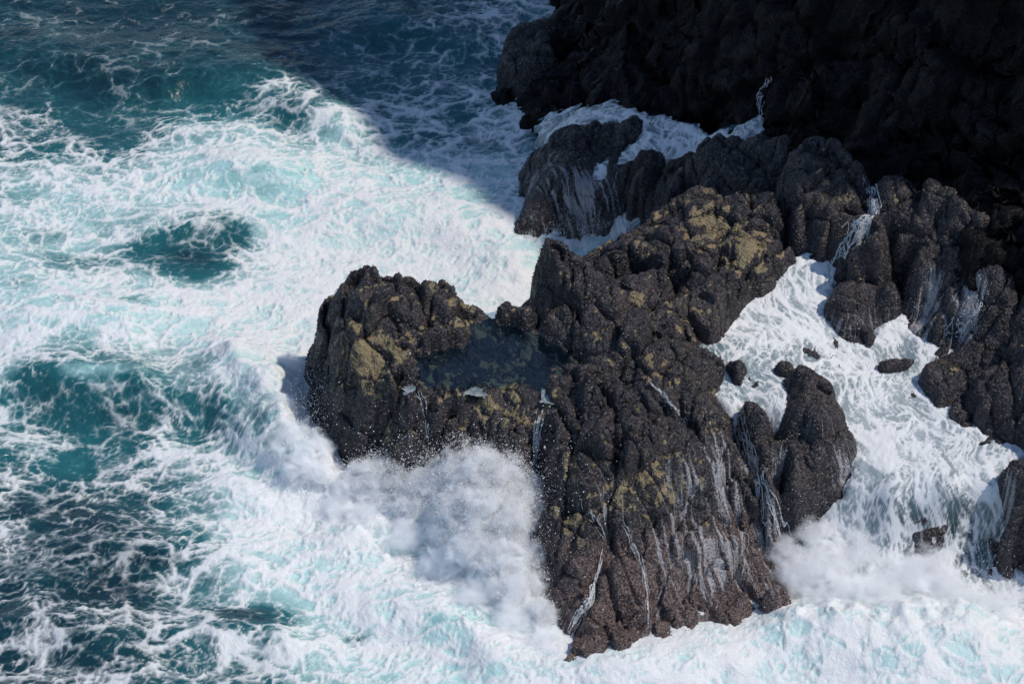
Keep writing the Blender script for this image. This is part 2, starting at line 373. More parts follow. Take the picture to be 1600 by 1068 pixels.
CLIFF_XY = [(4, 19, -1), (2.5, 16, -1), (6, 24, -1), (8, 34, -1), (10, 50, -1), (9, 16, 6), (12, 22, 7), (14, 34, 7), (0.2, 12.6, -1.2), (-1.6, 10.4, -1.2), (-1.4, 8.6, -1.2), (14.5, -14, -.8), (17, -22, -.8), (22, -34, -.8)]
SHADE = [(352, -60, 0, 20), (360, 0, 0, 21), (425, 95, 0, 22), (530, 165, 0, 22), (640, 235, 0, 22), (735, 300, 0, 22), (810, 335, .15, 22), (900, 352, .6, 21.5), (985, 338, 1.0, 21.5), (1060, 305, 3.0, 21.5), (1160, 290, 3.7, 21)]
CLIFF_XY += [(-3, 7, -1), (-1, 6, -1), (-3, 3, -1), (0, 3, -1), (2, 3.4, -.6), (4, 2.2, 0), (5.5, 1.2, .8), (6.5, 0, 1.4), (7.6, -1, 2), (8.6, -2.2, 2.4), (9.6, -3.6, 2.2), (10.3, -5.2, 1.6), (10.8, -7.6, .2), (11, -10, -1),
             (-3, 0, -1), (0, 0, -1), (3, -1, -1), (5.5, -2.5, -.5), (7.5, -4, -.5), (8.5, -6, -1), (9, -8, -1), (9, -11, -1), (5, -6, -1), (2, -4, -1), (-2, -4, -1), (-3, -9, -1), (1, -9, -1), (5, -10, -1), (1, -14, -1), (7, -15, -1), (12, -18, -1), (15, -28, -1), (3, -30, -1), (10, -50, -1), (24, -60, -1)]

def _ctrl(r):
    pts = np.array(list(r['S']) + list(r['B']) + list(r['E']), float)
    W = at(pts[:, 0], pts[:, 1], pts[:, 2])
    cx, cy = W[:, 0].mean(), W[:, 1].mean()
    nS, nB = len(r['S']), len(r['B'])
    aux = []
    for k, w in enumerate(W):
        if nS <= k < nS + nB:
            b = r['back']
            aux.append((w[0] + .1 * (w[0] - cx) * b, w[1] + .4 * b, w[2] - .45 * b))
            aux.append((w[0] + .2 * (w[0] - cx) * b, w[1] + b, w[2] - 2.0 * b - .3))
        elif k >= nS + nB:
            d = np.array([w[0] - cx, w[1] - cy]); d /= np.linalg.norm(d) + 1e-6
            aux.append((*(w[:2] + d * r['out']), w[2] - r['drop']))
    P = [tuple(w) for w in W]
    gap = .6 * r['out']
    for q in sorted(aux, key=lambda q: q[2]):                  # the low ones first; none on top of a seen point
        if all(math.hypot(q[0] - p[0], q[1] - p[1]) > gap and (q[2] - p[2]) < 2.5 * math.hypot(q[0] - p[0], q[1] - p[1]) for p in P):
            P.append(q)
    P = np.array(P)
    return P[:, :2], P[:, 2], (cx, cy)

def relief(x, y, r, s):
    """lumps, ledges and gullies shared by every rock, scaled by its roughness"""
    a = r['rough']
    h = a * .7 * fbm2(x / 1.5, y / 1.5, 3, s)
    f1, f2 = worley(x / .62 + .25 * pn2(x * 2, y * 2, 5), y / .62 + .25 * pn2(x * 2, y * 2, 6), s + 3)
    h += a * .05 * (.42 - f1)
    wx, wy = x + .1 * pn2(x / .4, y / .4, s + 31), y + .1 * pn2(x / .4, y / .4, s + 32)
    h += a * .5 * facets(wx / 1.25, wy / 1.25, s + 33)
    f1, f2 = worley(x / .23 + .3 * pn2(x * 4, y * 4, 8), y / .23 + .3 * pn2(x * 4, y * 4, 9), s + 4)
    h += a * .05 * (.42 - f1)
    h += a * .08 * fbm2(x / .3, y / .3, 3, s + 13)
    cr = ridge2(x / 1.1 + .3 * pn2(x, y, 2), y / 1.1, 2, s + 11)
    h -= a * .9 * sstep(.80, .97, cr)
    if r['grain']:
        gx, gy = np.array(r['grain']) / np.hypot(*r['grain'])
        u, v = x * gx + y * gy, -x * gy + y * gx
        v = v + .15 * pn2(x * .9, y * .9, s + 21)
        h -= a * .5 * sstep(.45, .95, ridge2(v / .75, u / 4.0, 2, s + 22))
        h += a * .15 * pn2(v / .22, u / 1.6, s + 23)
    return h

def line_px(pts, n=24):
    """smooth a short list of photo points into n"""
    p = np.array(pts, float)
    t = np.linspace(0, 1, len(p)); q = np.linspace(0, 1, n)
    return np.stack([np.interp(q, t, p[:, k]) for k in range(p.shape[1])], 1)

def hit(px, py):
    """where the rock (or the sea plane) lies under this spot of the photograph"""
    px, py = np.atleast_1d(np.asarray(px, float)), np.atleast_1d(np.asarray(py, float))
    d = rays(px, py)
    zs = np.linspace(8, 0, 640)
    t = (zs[None] - CAMV[2]) / d[:, 2][:, None]
    x, y = CAMV[0] + t * d[:, 0:1], CAMV[1] + t * d[:, 1:2]
    below = bil(DEM, x, y, X0, Y0, G) >= zs[None]
    k = np.where(below.any(1), below.argmax(1), len(zs) - 1)
    i = np.arange(len(px))
    return np.stack([x[i, k], y[i, k], zs[k]], 1)

# cracks and gullies the photo shows, (photo points), width, depth
CRACKS = [
    ([(850, 625), (842, 660), (838, 720), (846, 770)], .11, .45),
    ([(850, 735), (870, 760), (905, 790), (940, 830), (975, 850)], .07, .18),
    ([(945, 850), (935, 890), (925, 930), (905, 965), (890, 1000)], .08, .28),
    ([(1000, 590), (1040, 640), (1080, 670), (1110, 700)], .06, .15),
    ([(1135, 640), (1150, 680), (1180, 730), (1210, 800), (1235, 860)], .12, .4),
    ([(985, 745), (1010, 790), (1030, 840)], .09, .22),
    ([(1025, 880), (1030, 930)], .07, .2),
    ([(930, 590), (960, 640), (965, 700)], .06, .14),
    ([(640, 600), (665, 640), (670, 690)], .07, .16),
    ([(1085, 410), (1060, 440), (1040, 470)], .12, .3),
    ([(1213, 270), (1225, 320), (1235, 370), (1270, 395)], .12, .5),
    ([(1262, 310), (1268, 350), (1285, 395)], .16, .6),
    ([(1388, 350), (1400, 400), (1415, 450)], .08, .3),
    ([(1462, 340), (1475, 400), (1470, 470)], .06, .15),
    ([(500, 640), (560, 640), (620, 650)], .06, .12),
    ([(880, 300), (870, 340), (860, 370)], .1, .2),
    ([(1500, 600), (1520, 650), (1540, 680)], .1, .25),
]

def build_rocks():
    for s, r in enumerate(ROCKS):
        P, Z, (cx, cy) = _ctrl(r)
        fit = rbf_fit(P, Z, r['c'])
        i0, i1 = int((P[:, 0].min() - .2 - X0) / G), int((P[:, 0].max() + .2 - X0) / G)
        j0, j1 = int((P[:, 1].min() - .2 - Y0) / G), int((P[:, 1].max() + .2 - Y0) / G)
        i0, j0, i1, j1 = max(i0, 0), max(j0, 0), min(i1, NX - 1), min(j1, NY - 1)
        x, y = np.meshgrid(X0 + G * np.arange(i0, i1 + 1), Y0 + G * np.arange(j0, j1 + 1))
        w = min(1.0, r['rough'] / .12)
        xw = x + w * (.08 * pn2(x / .7, y / .7, s + 40) + .03 * pn2(x / .22, y / .22, s + 41))
        yw = y + w * (.08 * pn2(x / .7, y / .7, s + 50) + .03 * pn2(x / .22, y / .22, s + 51))
        z = rbf(fit, xw, yw)
        top = np.full(x.shape, -9, np.float32)                 # no higher than the points around it
        for (a, b), c in zip(P, Z):
            np.maximum(top, c + .06 - .8 * np.maximum(0, np.hypot(xw - a, yw - b) - .2), out=top)
        z = np.minimum(z, top) + relief(x, y, r, 60 + 7 * s)
        gy, gx = np.gradient(z, G)
        nl = np.minimum(np.sqrt(1 + gx * gx + gy * gy), 1.7)
        q = np.stack([x, y, z], -1)
        q = q + .06 * np.stack([pn2(x / .3, y / .3 + z, 81), pn2(x / .3 + z, y / .3, 82), 0 * x], -1)
        z = z + r['rough'] * nl * blur(1.0 * facets3(q / .9, s + 5) + .15 * facets3(q / .36, s + 6) + .05 * facets3(q / .15, s + 7), 1)
        # keep only the neighbourhood of the control points
        ang = np.arctan2(P[:, 1] - cy, P[:, 0] - cx)
        rad = np.hypot(P[:, 0] - cx, P[:, 1] - cy)
        bins = np.linspace(-np.pi, np.pi, 25)
        R = np.array([max([q for q, a in zip(rad, ang) if abs((a - b + np.pi) % (2 * np.pi) - np.pi) < .35] or [0]) for b in bins])
        R = np.maximum(R, .25 * R.max())
        rr = np.interp(np.arctan2(y - cy, x - cx), bins, R) + .12
        z = np.where(np.hypot(x - cx, y - cy) > rr, np.minimum(z, -1.5), z).astype(np.float32)
        r['win'] = (i0, i1, j0, j1)
        r['z'] = z
        sub = DEM[j0:j1 + 1, i0:i1 + 1]
        np.maximum(sub, z, out=sub)
    # carve the cracks into whatever lies under them
    lines = []
    for pts, w, d in CRACKS:
        q = line_px(pts)
        lines.append((hit(q[:, 0], q[:, 1]), w, d))
    for r in ROCKS:
        if r['key'] == 'saddle':
            continue
        i0, i1, j0, j1 = r['win']
        x, y = np.meshgrid(X0 + G * np.arange(i0, i1 + 1), Y0 + G * np.arange(j0, j1 + 1))
        for L, w, d in lines:
            if L[:, 0].max() < x[0, 0] or L[:, 0].min() > x[0, -1] or L[:, 1].max() < y[0, 0] or L[:, 1].min() > y[-1, 0]:
                continue
            D, t = seg_dist(x + .05 * pn2(x / .15, y / .15, 3), y + .05 * pn2(x / .15, y / .15, 4), L)
            r['z'] -= d * np.exp(-(D / w) ** 2) * (1 - np.abs(2 * t - 1) ** 4)
    DEM[:] = -3
    for r in ROCKS:
        i0, i1, j0, j1 = r['win']
        np.maximum(DEM[j0:j1 + 1, i0:i1 + 1], r['z'], out=DEM[j0:j1 + 1, i0:i1 + 1])

def build_cliff():
    pts = np.array(CLIFF_PX, float)
    W = at(pts[:, 0], pts[:, 1], pts[:, 2])
    P = [w for w in W]
    P += [np.array(q, float) for q in CLIFF_XY]
    for a in SHADE:
        q = ridge_pt(*a)
        P.append(q)
        P.append(q + np.array([2.5, 1.5, -.4]))
        if a[0] > 1100:
            b = at(*a[:3])
            P += [b + .55 * (q - b) + np.array([0, 0, -2.2]), b + .8 * (q - b) + np.array([0, 0, -1.2])]
        P.append(q + np.array([12, 7, .5]))
        P.append(q + np.array([40, 24, 2]))
    q = ridge_pt(*SHADE[0])
    for k in (10, 25, 50):
        P.append(q + np.array([-1 + .1 * k, k, -1]))
    P += [np.array(q, float) for q in [(13, -1.0, 8.5), (15, -1.2, 11), (17, -1.6, 12), (20, -1.6, 14.5), (25, -2, 17), (18, -4, 8), (24, -5, 10), (35, -4, 19), (50, -3, 23), (14, -5, 4.5), (16, -8, 4), (14, -10, 1.5), (21, -7, 7), (30, -7, 13), (45, -8, 19), (20, -13, 4), (30, -13, 8), (45, -14, 14), (24, -25, 3), (40, -25, 10), (60, -30, 14), (40, -50, 5)]]
    P = np.array(P)
    return rbf_fit(P[:, :2], P[:, 2], .3)

CLIFF_REL = dict(rough=.34, grain=None)
def cliff_h(x, y):
    xw = x + .3 * pn2(x / 1.4, y / 1.4, 301) + .08 * pn2(x / .4, y / .4, 302)
    yw = y + .3 * pn2(x / 1.4, y / 1.4, 303) + .08 * pn2(x / .4, y / .4, 304)
    z = rbf(CLIFF_FIT, xw, yw)
    return z + relief(x, y, CLIFF_REL, 310) * sstep(16, 9, z) + .35 * fbm2(x / 3, y / 3, 3, 330) * sstep(1.5, 4, z) * sstep(16, 9, z)

CLIFF_FIT = build_cliff()
build_rocks()
_gx, _gy = np.meshgrid(X0 + G * np.arange(0, NX, 4), Y0 + G * np.arange(0, NY, 4))
_cl = np.where(_gx > -3, cliff_h(_gx, _gy), -3)
_fx, _fy = np.meshgrid(X0 + G * np.arange(NX), Y0 + G * np.arange(NY))
ROCK_DEM = DEM.copy()
np.maximum(DEM, bil(_cl, _fx, _fy, X0, Y0, 4 * G), out=DEM)
del _gx, _gy, _cl

# ------------------------------------------------------------------ the sea: swell, foam cover, foam web
# foam cover and aeration (how milky turquoise the water is) read off the photo every 100 px, rows from its top
COV = np.array([
    [.36, .26, .12, .24, .34, .24, .28, .40, .55],
    [.34, .30, .14, .22, .34, .32, .38, .46, .52],
    [.40, .38, .36, .60, .66, .62, .52, .52, .55],
    [.66, .74, .74, .76, .72, .78, .82, .76, .70],
    [.70, .68, .60, .44, .80, .95, .97, .95, .97],
    [.80, .78, .84, .88, .92, .96, .96, .96, .97],
    [.66, .52, .50, .58, .86, .90, .95, .95, .95],
    [.46, .44, .42, .50, .58, .85, .95, .95, .95],
    [.40, .34, .44, .60, .84, .92, .95, .95, .95],
    [.38, .30, .36, .56, .74, .84, .90, .88, .92],
    [.36, .38, .42, .46, .54, .68, .78, .78, .88],
    [.34, .36, .40, .44, .52, .64, .74, .78, .88]])
AER = np.array([
    [.10, .08, .04, .08, .10, .05, .08, .12, .20],
    [.28, .16, .10, .14, .22, .12, .12, .18, .24],
    [.40, .34, .34, .66, .72, .62, .40, .32, .30],
    [.70, .76, .76, .84, .88, .90, .90, .84, .70],
    [.74, .74, .62, .40, .70, .92, .95, .95, .95],
    [.86, .82, .86, .92, .95, .95, .95, .95, .95],
    [.66, .52, .52, .58, .86, .90, .90, .90, .90],
    [.52, .54, .46, .54, .62, .80, .90, .90, .90],
    [.22, .18, .18, .52, .88, .95, .95, .95, .95],
    [.18, .14, .12, .48, .74, .90, .98, .98, .98],
    [.18, .20, .26, .38, .50, .74, .86, .92, .95],
    [.14, .18, .24, .34, .46, .70, .84, .92, .95]])
# spots that differ: photo x, y, radius x, radius y, change of cover, change of aeration
SPOTS = [(275, 390, 75, 22, -.42, -.10), (370, 372, 30, 26, -.5, -.30), (300, 405, 40, 12, -.2, -.22), (410, 292, 62, 13, -.5, .10), (345, 345, 60, 22, -.12, -.05), (370, 425, 55, 18, -.25, -.10),
         (450, 180, 60, 22, -.28, -.25), (120, 410, 60, 18, -.3, -.15), (75, 365, 40, 14, -.35, -.05), (210, 485, 30, 13, -.5, -.05), (30, 450, 30, 12, -.25, -.1),
         (110, 640, 110, 26, -.36, -.12), (60, 625, 70, 18, -.15, -.1), (180, 655, 60, 16, -.2, -.16), (330, 655, 50, 28, -.3, -.08), (150, 605, 60, 10, -.2, .35), (120, 720, 45, 18, -.2, .1), (60, 780, 55, 30, -.18, -.12),
         (345, 715, 50, 22, .08, .05), (120, 905, 60, 24, -.22, .05), (170, 925, 40, 20, -.2, -.1), (260, 885, 40, 12, -.15, -.2), (380, 960, 60, 10, -.3, -.4), (400, 975, 50, 8, -.2, -.3), (20, 850, 20, 40, .2, .1), (60, 920, 25, 40, .15, .1),
         (80, 80, 22, 90, .25, .1), (350, 60, 25, 70, .2, .05), (20, 10, 50, 20, .15, .05), (440, 140, 40, 14, .3, .1), (240, 95, 80, 30, -.08, .12), (550, 20, 80, 30, -.12, 0), (585, 140, 60, 14, -.1, 0),
         (560, 250, 40, 14, -.2, 0), (700, 215, 40, 14, -.12, -.05), (645, 395, 40, 12, -.1, 0), (740, 350, 40, 8, -.1, 0), (560, 990, 25, 12, -.4, -.35), (690, 985, 40, 14, -.25, -.1), (750, 1045, 40, 16, -.3, -.1), (480, 880, 40, 20, -.15, 0),
         (420, 760, 40, 10, -.25, -.1), (640, 1050, 50, 14, -.1, 0), (400, 830, 70, 20, .08, 0), (930, 1055, 80, 14, -.2, 0), (1200, 1050, 60, 14, -.15, 0), (1560, 1010, 50, 16, -.25, -.05), (1450, 1045, 60, 12, -.15, 0)]

def cover_at(x, y, z):
    px, py = to_px(x, y, z)
    u, v = np.clip(px, 0, 799) / 100, np.clip(py, 0, 1099) / 100
    def up(T):
        i, j = u.astype(int), v.astype(int)
        a, b = u - i, v - j
        a, b = a * a * (3 - 2 * a), b * b * (3 - 2 * b)
        return (T[j, i] * (1 - a) + T[j, i + 1] * a) * (1 - b) + (T[j + 1, i] * (1 - a) + T[j + 1, i + 1] * a) * b
    c, e = up(COV), up(AER)
    c = c - .16 * (1 - sstep(.5, .95, c))
    # past the last column: shaded bay at the back, churned white water in front
    r = sstep(800, 900, px)
    c = c + r * (np.where(py < 500, .58, .90) - c)
    e = e + r * (np.where(py < 300, .3, .95) - e)
    far = sstep(-60, -400, py) + sstep(1150, 1500, py) + sstep(-60, -400, px)
    far = np.clip(far, 0, 1)
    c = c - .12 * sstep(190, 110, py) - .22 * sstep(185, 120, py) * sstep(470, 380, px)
    for a, b, ra, rb, dc, de in SPOTS:
        w = np.exp(-((px - a) / ra) ** 2 - ((py - b) / rb) ** 2)
        c, e = c + dc * w, e + de * w
    c = c + (.20 * pn2(x / 2.6, y / 1.9, 460) + .12 * pn2(x / 1.1, y / .8, 461)) * sstep(-.05, .3, c) * sstep(1.0, .8, c)
    c = c + .07 * sstep(560, 700, py) * sstep(420, 300, px)
    c = c - .07 * sstep(.55, .7, c) * sstep(.99, .9, c) * sstep(560, 500, py) + .10 * sstep(430, 560, px) * sstep(330, 200, py)  # last term: extra foam to lighten the water in the cliff shadow
    c = np.maximum(c, .10 + .10 * sstep(150, 300, py))
    e = e - .10 * sstep(190, 110, py) * sstep(470, 380, px) - .08 * sstep(700, 900, py) * sstep(330, 150, px)  # lower left: corner vignetting put into the water colour
    e = e + .06 + .12 * sstep(.3, .7, c) + .28 * sstep(360, 100, py) * sstep(430, 560, px)  # last term: bluish skylight of the cliff shadow put into the water colour
    return c + far * (.28 - c), e + far * (.1 - e)

# velocity of the surface water on a coarse grid, from a stream function
FG, FX, FY = .08, -16.0, -15.0
_x, _y = np.meshgrid(np.arange(FX, 20, FG), np.arange(FY, 22, FG))
_psi = 1.5 * pn2(_x / 3.4, _y / 2.6, 401) + .62 * pn2(_x / 1.5, _y / 1.1, 402) + .16 * pn2(_x / .62, _y / .5, 403)
FU, FV = np.gradient(_psi, FG, axis=0), -np.gradient(_psi, FG, axis=1)

def drift(x, y, steps=8, dt=.026):
    a, b = x.copy(), y.copy()
    for _ in range(steps):
        u, v = bil(FU, a, b, FX, FY, FG), bil(FV, a, b, FX, FY, FG)
        a, b = a - dt * u, b - dt * v
    return a, b

def rank01(h, lo=None):
    s = np.sort(h[::7] if h.size > 100000 else h)
    return np.interp(h, s, np.linspace(0, 1, len(s))).astype(np.float32)

def foam_web(x, y, s=0, stretch=1.6, dt=.026):
    """an even 0..1 value that is high on foam lines and low in the cells between them"""
    a, b = drift(x, y, 8, dt)
    a = a / stretch
    n1 = pn2(a * 1.3, b * 1.3, s + 1)
    wa, wb = a + .11 * pn2(a / .33, b / .33, s + 5) + .045 * pn2(a / .12, b / .12, s + 7), b + .11 * pn2(a / .33, b / .33, s + 6) + .045 * pn2(a / .12, b / .12, s + 8)
    h = .34 * fbm2(a / 1.2, b / 1.2, 3, s + 30)
    for cell, k, w in ((.92, .40, .30), (.40, .44, .38), (.17, .36, .5), (.075, .26, .6)):
        f1, f2 = worley(wa / cell, wb / cell, s + int(cell * 100))
        e = 1 - np.clip((f2 - f1) / w, 0, 1)
        h = h + k * e * e * np.clip(.85 + 1.5 * pn2(a / (2.6 * cell), b / (2.6 * cell), s + 70 + int(cell * 100)), 0, 2)
        h = h - .18 * k * np.clip(f2 - f1, 0, 1)
    h = h + .16 * ridge2(a / .2, b / .12, 2, s + 40)
    return rank01(h.ravel()).reshape(h.shape)

# crest lines: photo points on the mean surface, height, width behind, width in front
CRESTS = [([(-40, 585), (60, 592), (140, 598), (215, 600), (262, 588)], .55, 1.6, .75), ([(255, 655), (290, 625), (345, 610), (400, 600)], .42, .9, .8),
          ([(330, 620), (370, 660), (405, 700), (450, 735), (500, 755)], .5, .5, .6), ([(355, 560), (390, 620), (430, 660)], .5, .8, .6),
          ([(325, 282), (380, 274), (440, 283), (480, 300)], .28, .9, .45), ([(380, 150), (450, 165), (520, 192), (560, 215)], .3, .9, .5),
          ([(60, 90), (200, 120), (330, 120), (420, 110)], .3, 1.2, .7), ([(200, 350), (290, 352), (380, 345)], .22, .8, .5), ([(0, 515), (120, 505), (260, 520)], .25, 1.0, .6),
          ([(80, 880), (160, 860), (300, 870), (420, 900)], .3, 1.0, .6), ([(300, 1000), (400, 985), (480, 1000)], .3, .8, .5), ([(0, 960), (100, 985), (220, 1040)], .3, .9, .6),
          ([(560, 940), (660, 960), (740, 1000), (800, 1060)], .3, .6, .5), ([(300, 770), (400, 780), (520, 790)], .25, .6, .5), ([(900, 1060), (1050, 1040), (1200, 1030)], .3, .8, .6), ([(1250, 1020), (1400, 1030), (1580, 1020)], .3, .8, .6),
          ([(480, 360), (560, 340), (680, 350), (780, 380)], .25, 1.0, .6), ([(520, 60), (620, 40), (720, 60)], .25, 1, .6)]
# heaps of churned water: photo x, y, radius m, height
HEAPS = [(600, 765, .7, .6), (680, 790, .8, .8), (760, 805, .8, 1.0), (820, 850, .65, .8), (450, 690, .65, .8), (500, 735, .6, .6), (430, 640, .6, .55), (560, 830, .8, .35), (780, 900, .8, .4), (850, 960, .5, .3),
         (1300, 985, .7, .4), (1400, 985, .9, .5), (1500, 975, .8, .45), (1230, 985, .5, .3), (870, 380, .5, .3), (940, 375, .5, .3), (800, 420, .8, .3), (640, 860, .7, -.15)]
CREST_W = [(at(*np.array(p, float).T, 0.0), h, wb, wf) for p, h, wb, wf in CRESTS]

def sea_height(x, y, cov):
    z = .22 * pn2(x / 4.5, y / 3.2, 501) + .12 * pn2(x / 2.0, y / 1.3, 502)
    for L, h, wb, wf in CREST_W:
        m = (np.abs(x - L[:, 0].mean()) < 6) & (np.abs(y - L[:, 1].mean()) < 6)
        if not m.any():
            continue
        xs, ys = x[m] + .12 * pn2(x[m] / .6, y[m] / .6, 503), y[m] + .15 * pn2(x[m] / .8, y[m] / .8, 504)
        d, t = seg_dist(xs, ys, L)
        yl = np.interp(xs, L[:, 0], L[:, 1]) if np.all(np.diff(L[:, 0]) > 0) else np.interp(t, np.linspace(0, 1, len(L)), L[:, 1])
        w = np.where(ys > yl, wb, wf)
        e = h * np.exp(-(d / w) ** 2) * (1 - .6 * np.abs(2 * t - 1) ** 3)
        e -= .3 * h * np.exp(-((ys - yl + 1.7 * wf) / (.9 * wf)) ** 2) * np.exp(-(np.maximum(0, d - 2.4 * wf) / .5) ** 2)
        z[m] += e
    for a, b, r, h in HEAPS:
        c = at(a, b, 0.0)
        q = ((x - c[0]) ** 2 + (y - c[1]) ** 2) / (r * r)
        z = z + h * np.exp(-q) * (1 + .35 * pn2(x / .35, y / .35, 505))
    return z

# ------------------------------------------------------------------ running water over the rocks
STREAM = [(1225, 405, 3.06), (1290, 408, 3.06), (1310, 440, 2.9), (1200, 450, 2.82), (1260, 470, 2.74), (1160, 490, 2.64), (1230, 500, 2.63), (1290, 510, 2.56), (1180, 530, 2.58), (1250, 560, 2.48), (1095, 545, 2.58), (1130, 560, 2.54), (1180, 600, 2.45),
          (1120, 600, 2.46), (1140, 640, 2.28), (1200, 640, 2.3), (1220, 660, 2.2), (1300, 560, 2.43), (1340, 600, 2.35), (1330, 570, 2.4), (1400, 490, 2.72), (1425, 490, 2.7), (1400, 520, 2.58), (1440, 560, 2.46), (1420, 600, 2.35), (1480, 585, 2.5),
          (1400, 640, 2.24), (1350, 660, 2.12), (1450, 670, 2.18), (1350, 700, 1.97), (1420, 720, 2.02), (1500, 720, 2.12), (1560, 730, 2.16), (1610, 735, 2.16), (1330, 760, 1.62), (1400, 780, 1.74), (1480, 770, 1.88), (1550, 770, 1.86),
          (1300, 800, 1.15), (1350, 830, 1.0), (1420, 840, .98), (1500, 840, 1.02), (1550, 840, 1.0), (1270, 860, .62), (1330, 900, .42), (1420, 905, .42), (1500, 905, .42), (1560, 910, .42), (1245, 920, .3), (1330, 960, .2), (1430, 970, .2), (1520, 970, .2),
          (1620, 960, .2), (1240, 1010, -.5), (1340, 1040, -.5), (1460, 1040, -.5), (1620, 1040, -.5), (1195, 880, .3), (1215, 840, .5), (1225, 790, .9), (1180, 700, 1.6)]
STREAM_POLY = [(1215, 405), (1245, 392), (1310, 395), (1330, 425), (1310, 440), (1300, 470), (1320, 530), (1370, 520), (1390, 480), (1415, 470), (1450, 500), (1500, 545), (1510, 575), (1470, 600), (1500, 650), (1560, 680), (1640, 705), (1640, 1000), (1560, 1010),
               (1400, 1010), (1260, 1000), (1200, 960), (1215, 900), (1250, 850), (1290, 790), (1330, 740), (1320, 690), (1260, 700), (1215, 700), (1150, 680), (1120, 630), (1070, 560), (1070, 530), (1130, 500), (1150, 465), (1200, 440)]
BACK = [(970, 168, 1.75), (1040, 192, 2.0), (1100, 208, 2.15), (1150, 200, 2.55), (1192, 185, 2.85), (1195, 215, 2.75), (1050, 235, 1.85), (1000, 232, 1.75), (960, 250, 1.5), (930, 280, 1.22), (1040, 285, 1.5), (1075, 235, 1.9), (1030, 305, 1.22), (1010, 330, .9),
        (985, 345, .65), (945, 320, .8), (965, 340, .62), (920, 350, .42), (900, 222, 1.45), (900, 190, 1.35), (870, 170, .6), (850, 200, .55), (940, 370, .2), (880, 380, .1), (990, 300, 1.05), (960, 300, 1.05), (930, 185, 1.6), (830, 240, .3)]
BACK_POLY = [(835, 190), (880, 165), (960, 158), (1010, 172), (1060, 190), (1110, 205), (1150, 195), (1185, 170), (1200, 190), (1195, 225), (1130, 225), (1095, 245), (1065, 280), (1040, 315), (1005, 345), (975, 365), (925, 385), (900, 370), (925, 330), (915, 290), (930, 255), (985, 225), (1010, 200), (960, 190), (900, 215), (850, 245)]

def in_poly(px, py, poly):
    c = np.zeros(px.shape, bool)
    n = len(poly)
    for k in range(n):
        (ax, ay), (bx, by) = poly[k], poly[(k + 1) % n]
        m = ((ay > py) != (by > py)) & (px < (bx - ax) * (py - ay) / (by - ay + 1e-9) + ax)
        c ^= m
    return c

def water_sheet(ctrl, poly, seed, chop, stretch):
    """a running sheet of water on the shared grid: heights, which vertices are wet, foam web"""
    p = np.array(ctrl, float)
    W = at(p[:, 0], p[:, 1], p[:, 2])
    fit = rbf_fit(W[:, :2], W[:, 2], .2)
    q = np.array(poly, float)
    ext = at(q[:, 0], q[:, 1], np.full(len(q), 1.2))
    i0, i1 = int((min(ext[:, 0].min(), W[:, 0].min()) - .6 - X0) / G), int((max(ext[:, 0].max(), W[:, 0].max()) + .6 - X0) / G)
    j0, j1 = int((min(ext[:, 1].min(), W[:, 1].min()) - 1.2 - Y0) / G), int((max(ext[:, 1].max(), W[:, 1].max()) + 1.2 - Y0) / G)
    i0, j0, i1, j1 = max(i0, 0), max(j0, 0), min(i1, NX - 1), min(j1, NY - 1)
    x, y = np.meshgrid(X0 + G * np.arange(i0, i1 + 1), Y0 + G * np.arange(j0, j1 + 1))
    z = rbf(fit, x, y) - .05
    z = z + chop * (.5 * pn2(x / .55, y / .8, seed) + .55 * np.abs(pn2(x / .24, y / .36, seed + 1)) + .3 * pn2(x / .1, y / .14, seed + 2))
    px, py = to_px(x, y, z)
    wet = in_poly(px + 16 * fbm2(x / .35, y / .35, 3, seed + 3), py + 16 * fbm2(x / .35, y / .35, 3, seed + 6), poly)
    return x, y, z.astype(np.float32), wet, px, py, (i0, i1, j0, j1)

SMOOTH = blur(DEM, 10)
SGY, SGX = np.gradient(SMOOTH, G)

def trace(p, n, rng, inertia=.55, jitter=.35, step=.03, stop=.06):
    """threads of water that start at points p (k, 2) and run downhill over the rock; returns a list of (m, 3) paths"""
    k = len(p)
    pos = p.copy()
    d = np.zeros_like(pos)
    out = np.full((n, k, 3), np.nan, np.float32)
    live = np.ones(k, bool)
    wob = rng.random(k) * 100
    turned = np.zeros(k)
    for s in range(n):
        z = bil(DEM, pos[:, 0], pos[:, 1], X0, Y0, G)
        live &= (z > stop) & (turned < 12)
        if not live.any():
            break
        out[s, live, 0], out[s, live, 1], out[s, live, 2] = pos[live, 0], pos[live, 1], z[live]
        g = np.stack([bil(SGX, pos[:, 0], pos[:, 1], X0, Y0, G), bil(SGY, pos[:, 0], pos[:, 1], X0, Y0, G)], 1)
        L = np.linalg.norm(g, axis=1, keepdims=True)
        v = -g / (L + 1e-4)
        turn = jitter * pn2(pos[:, 0] * 3 + wob, pos[:, 1] * 3, 77)
        v = v + turn[:, None] * np.stack([-v[:, 1], v[:, 0]], 1)
        d = inertia * d + (1 - inertia) * v
        turned += (d * v).sum(1) < .15 * np.linalg.norm(d, axis=1)
        turned += (L[:, 0] < .12) * 1.0
        u = d / (np.linalg.norm(d, axis=1, keepdims=True) + 1e-6)
        pos = pos + np.where(live[:, None], u * step / np.sqrt(1 + np.minimum(L, 4) ** 2) ** .7, 0)
    paths = []
    for c in range(k):
        q = out[:, c]
        q = q[~np.isnan(q[:, 0])]
        if len(q) > 6:
            paths.append(q)
    return paths

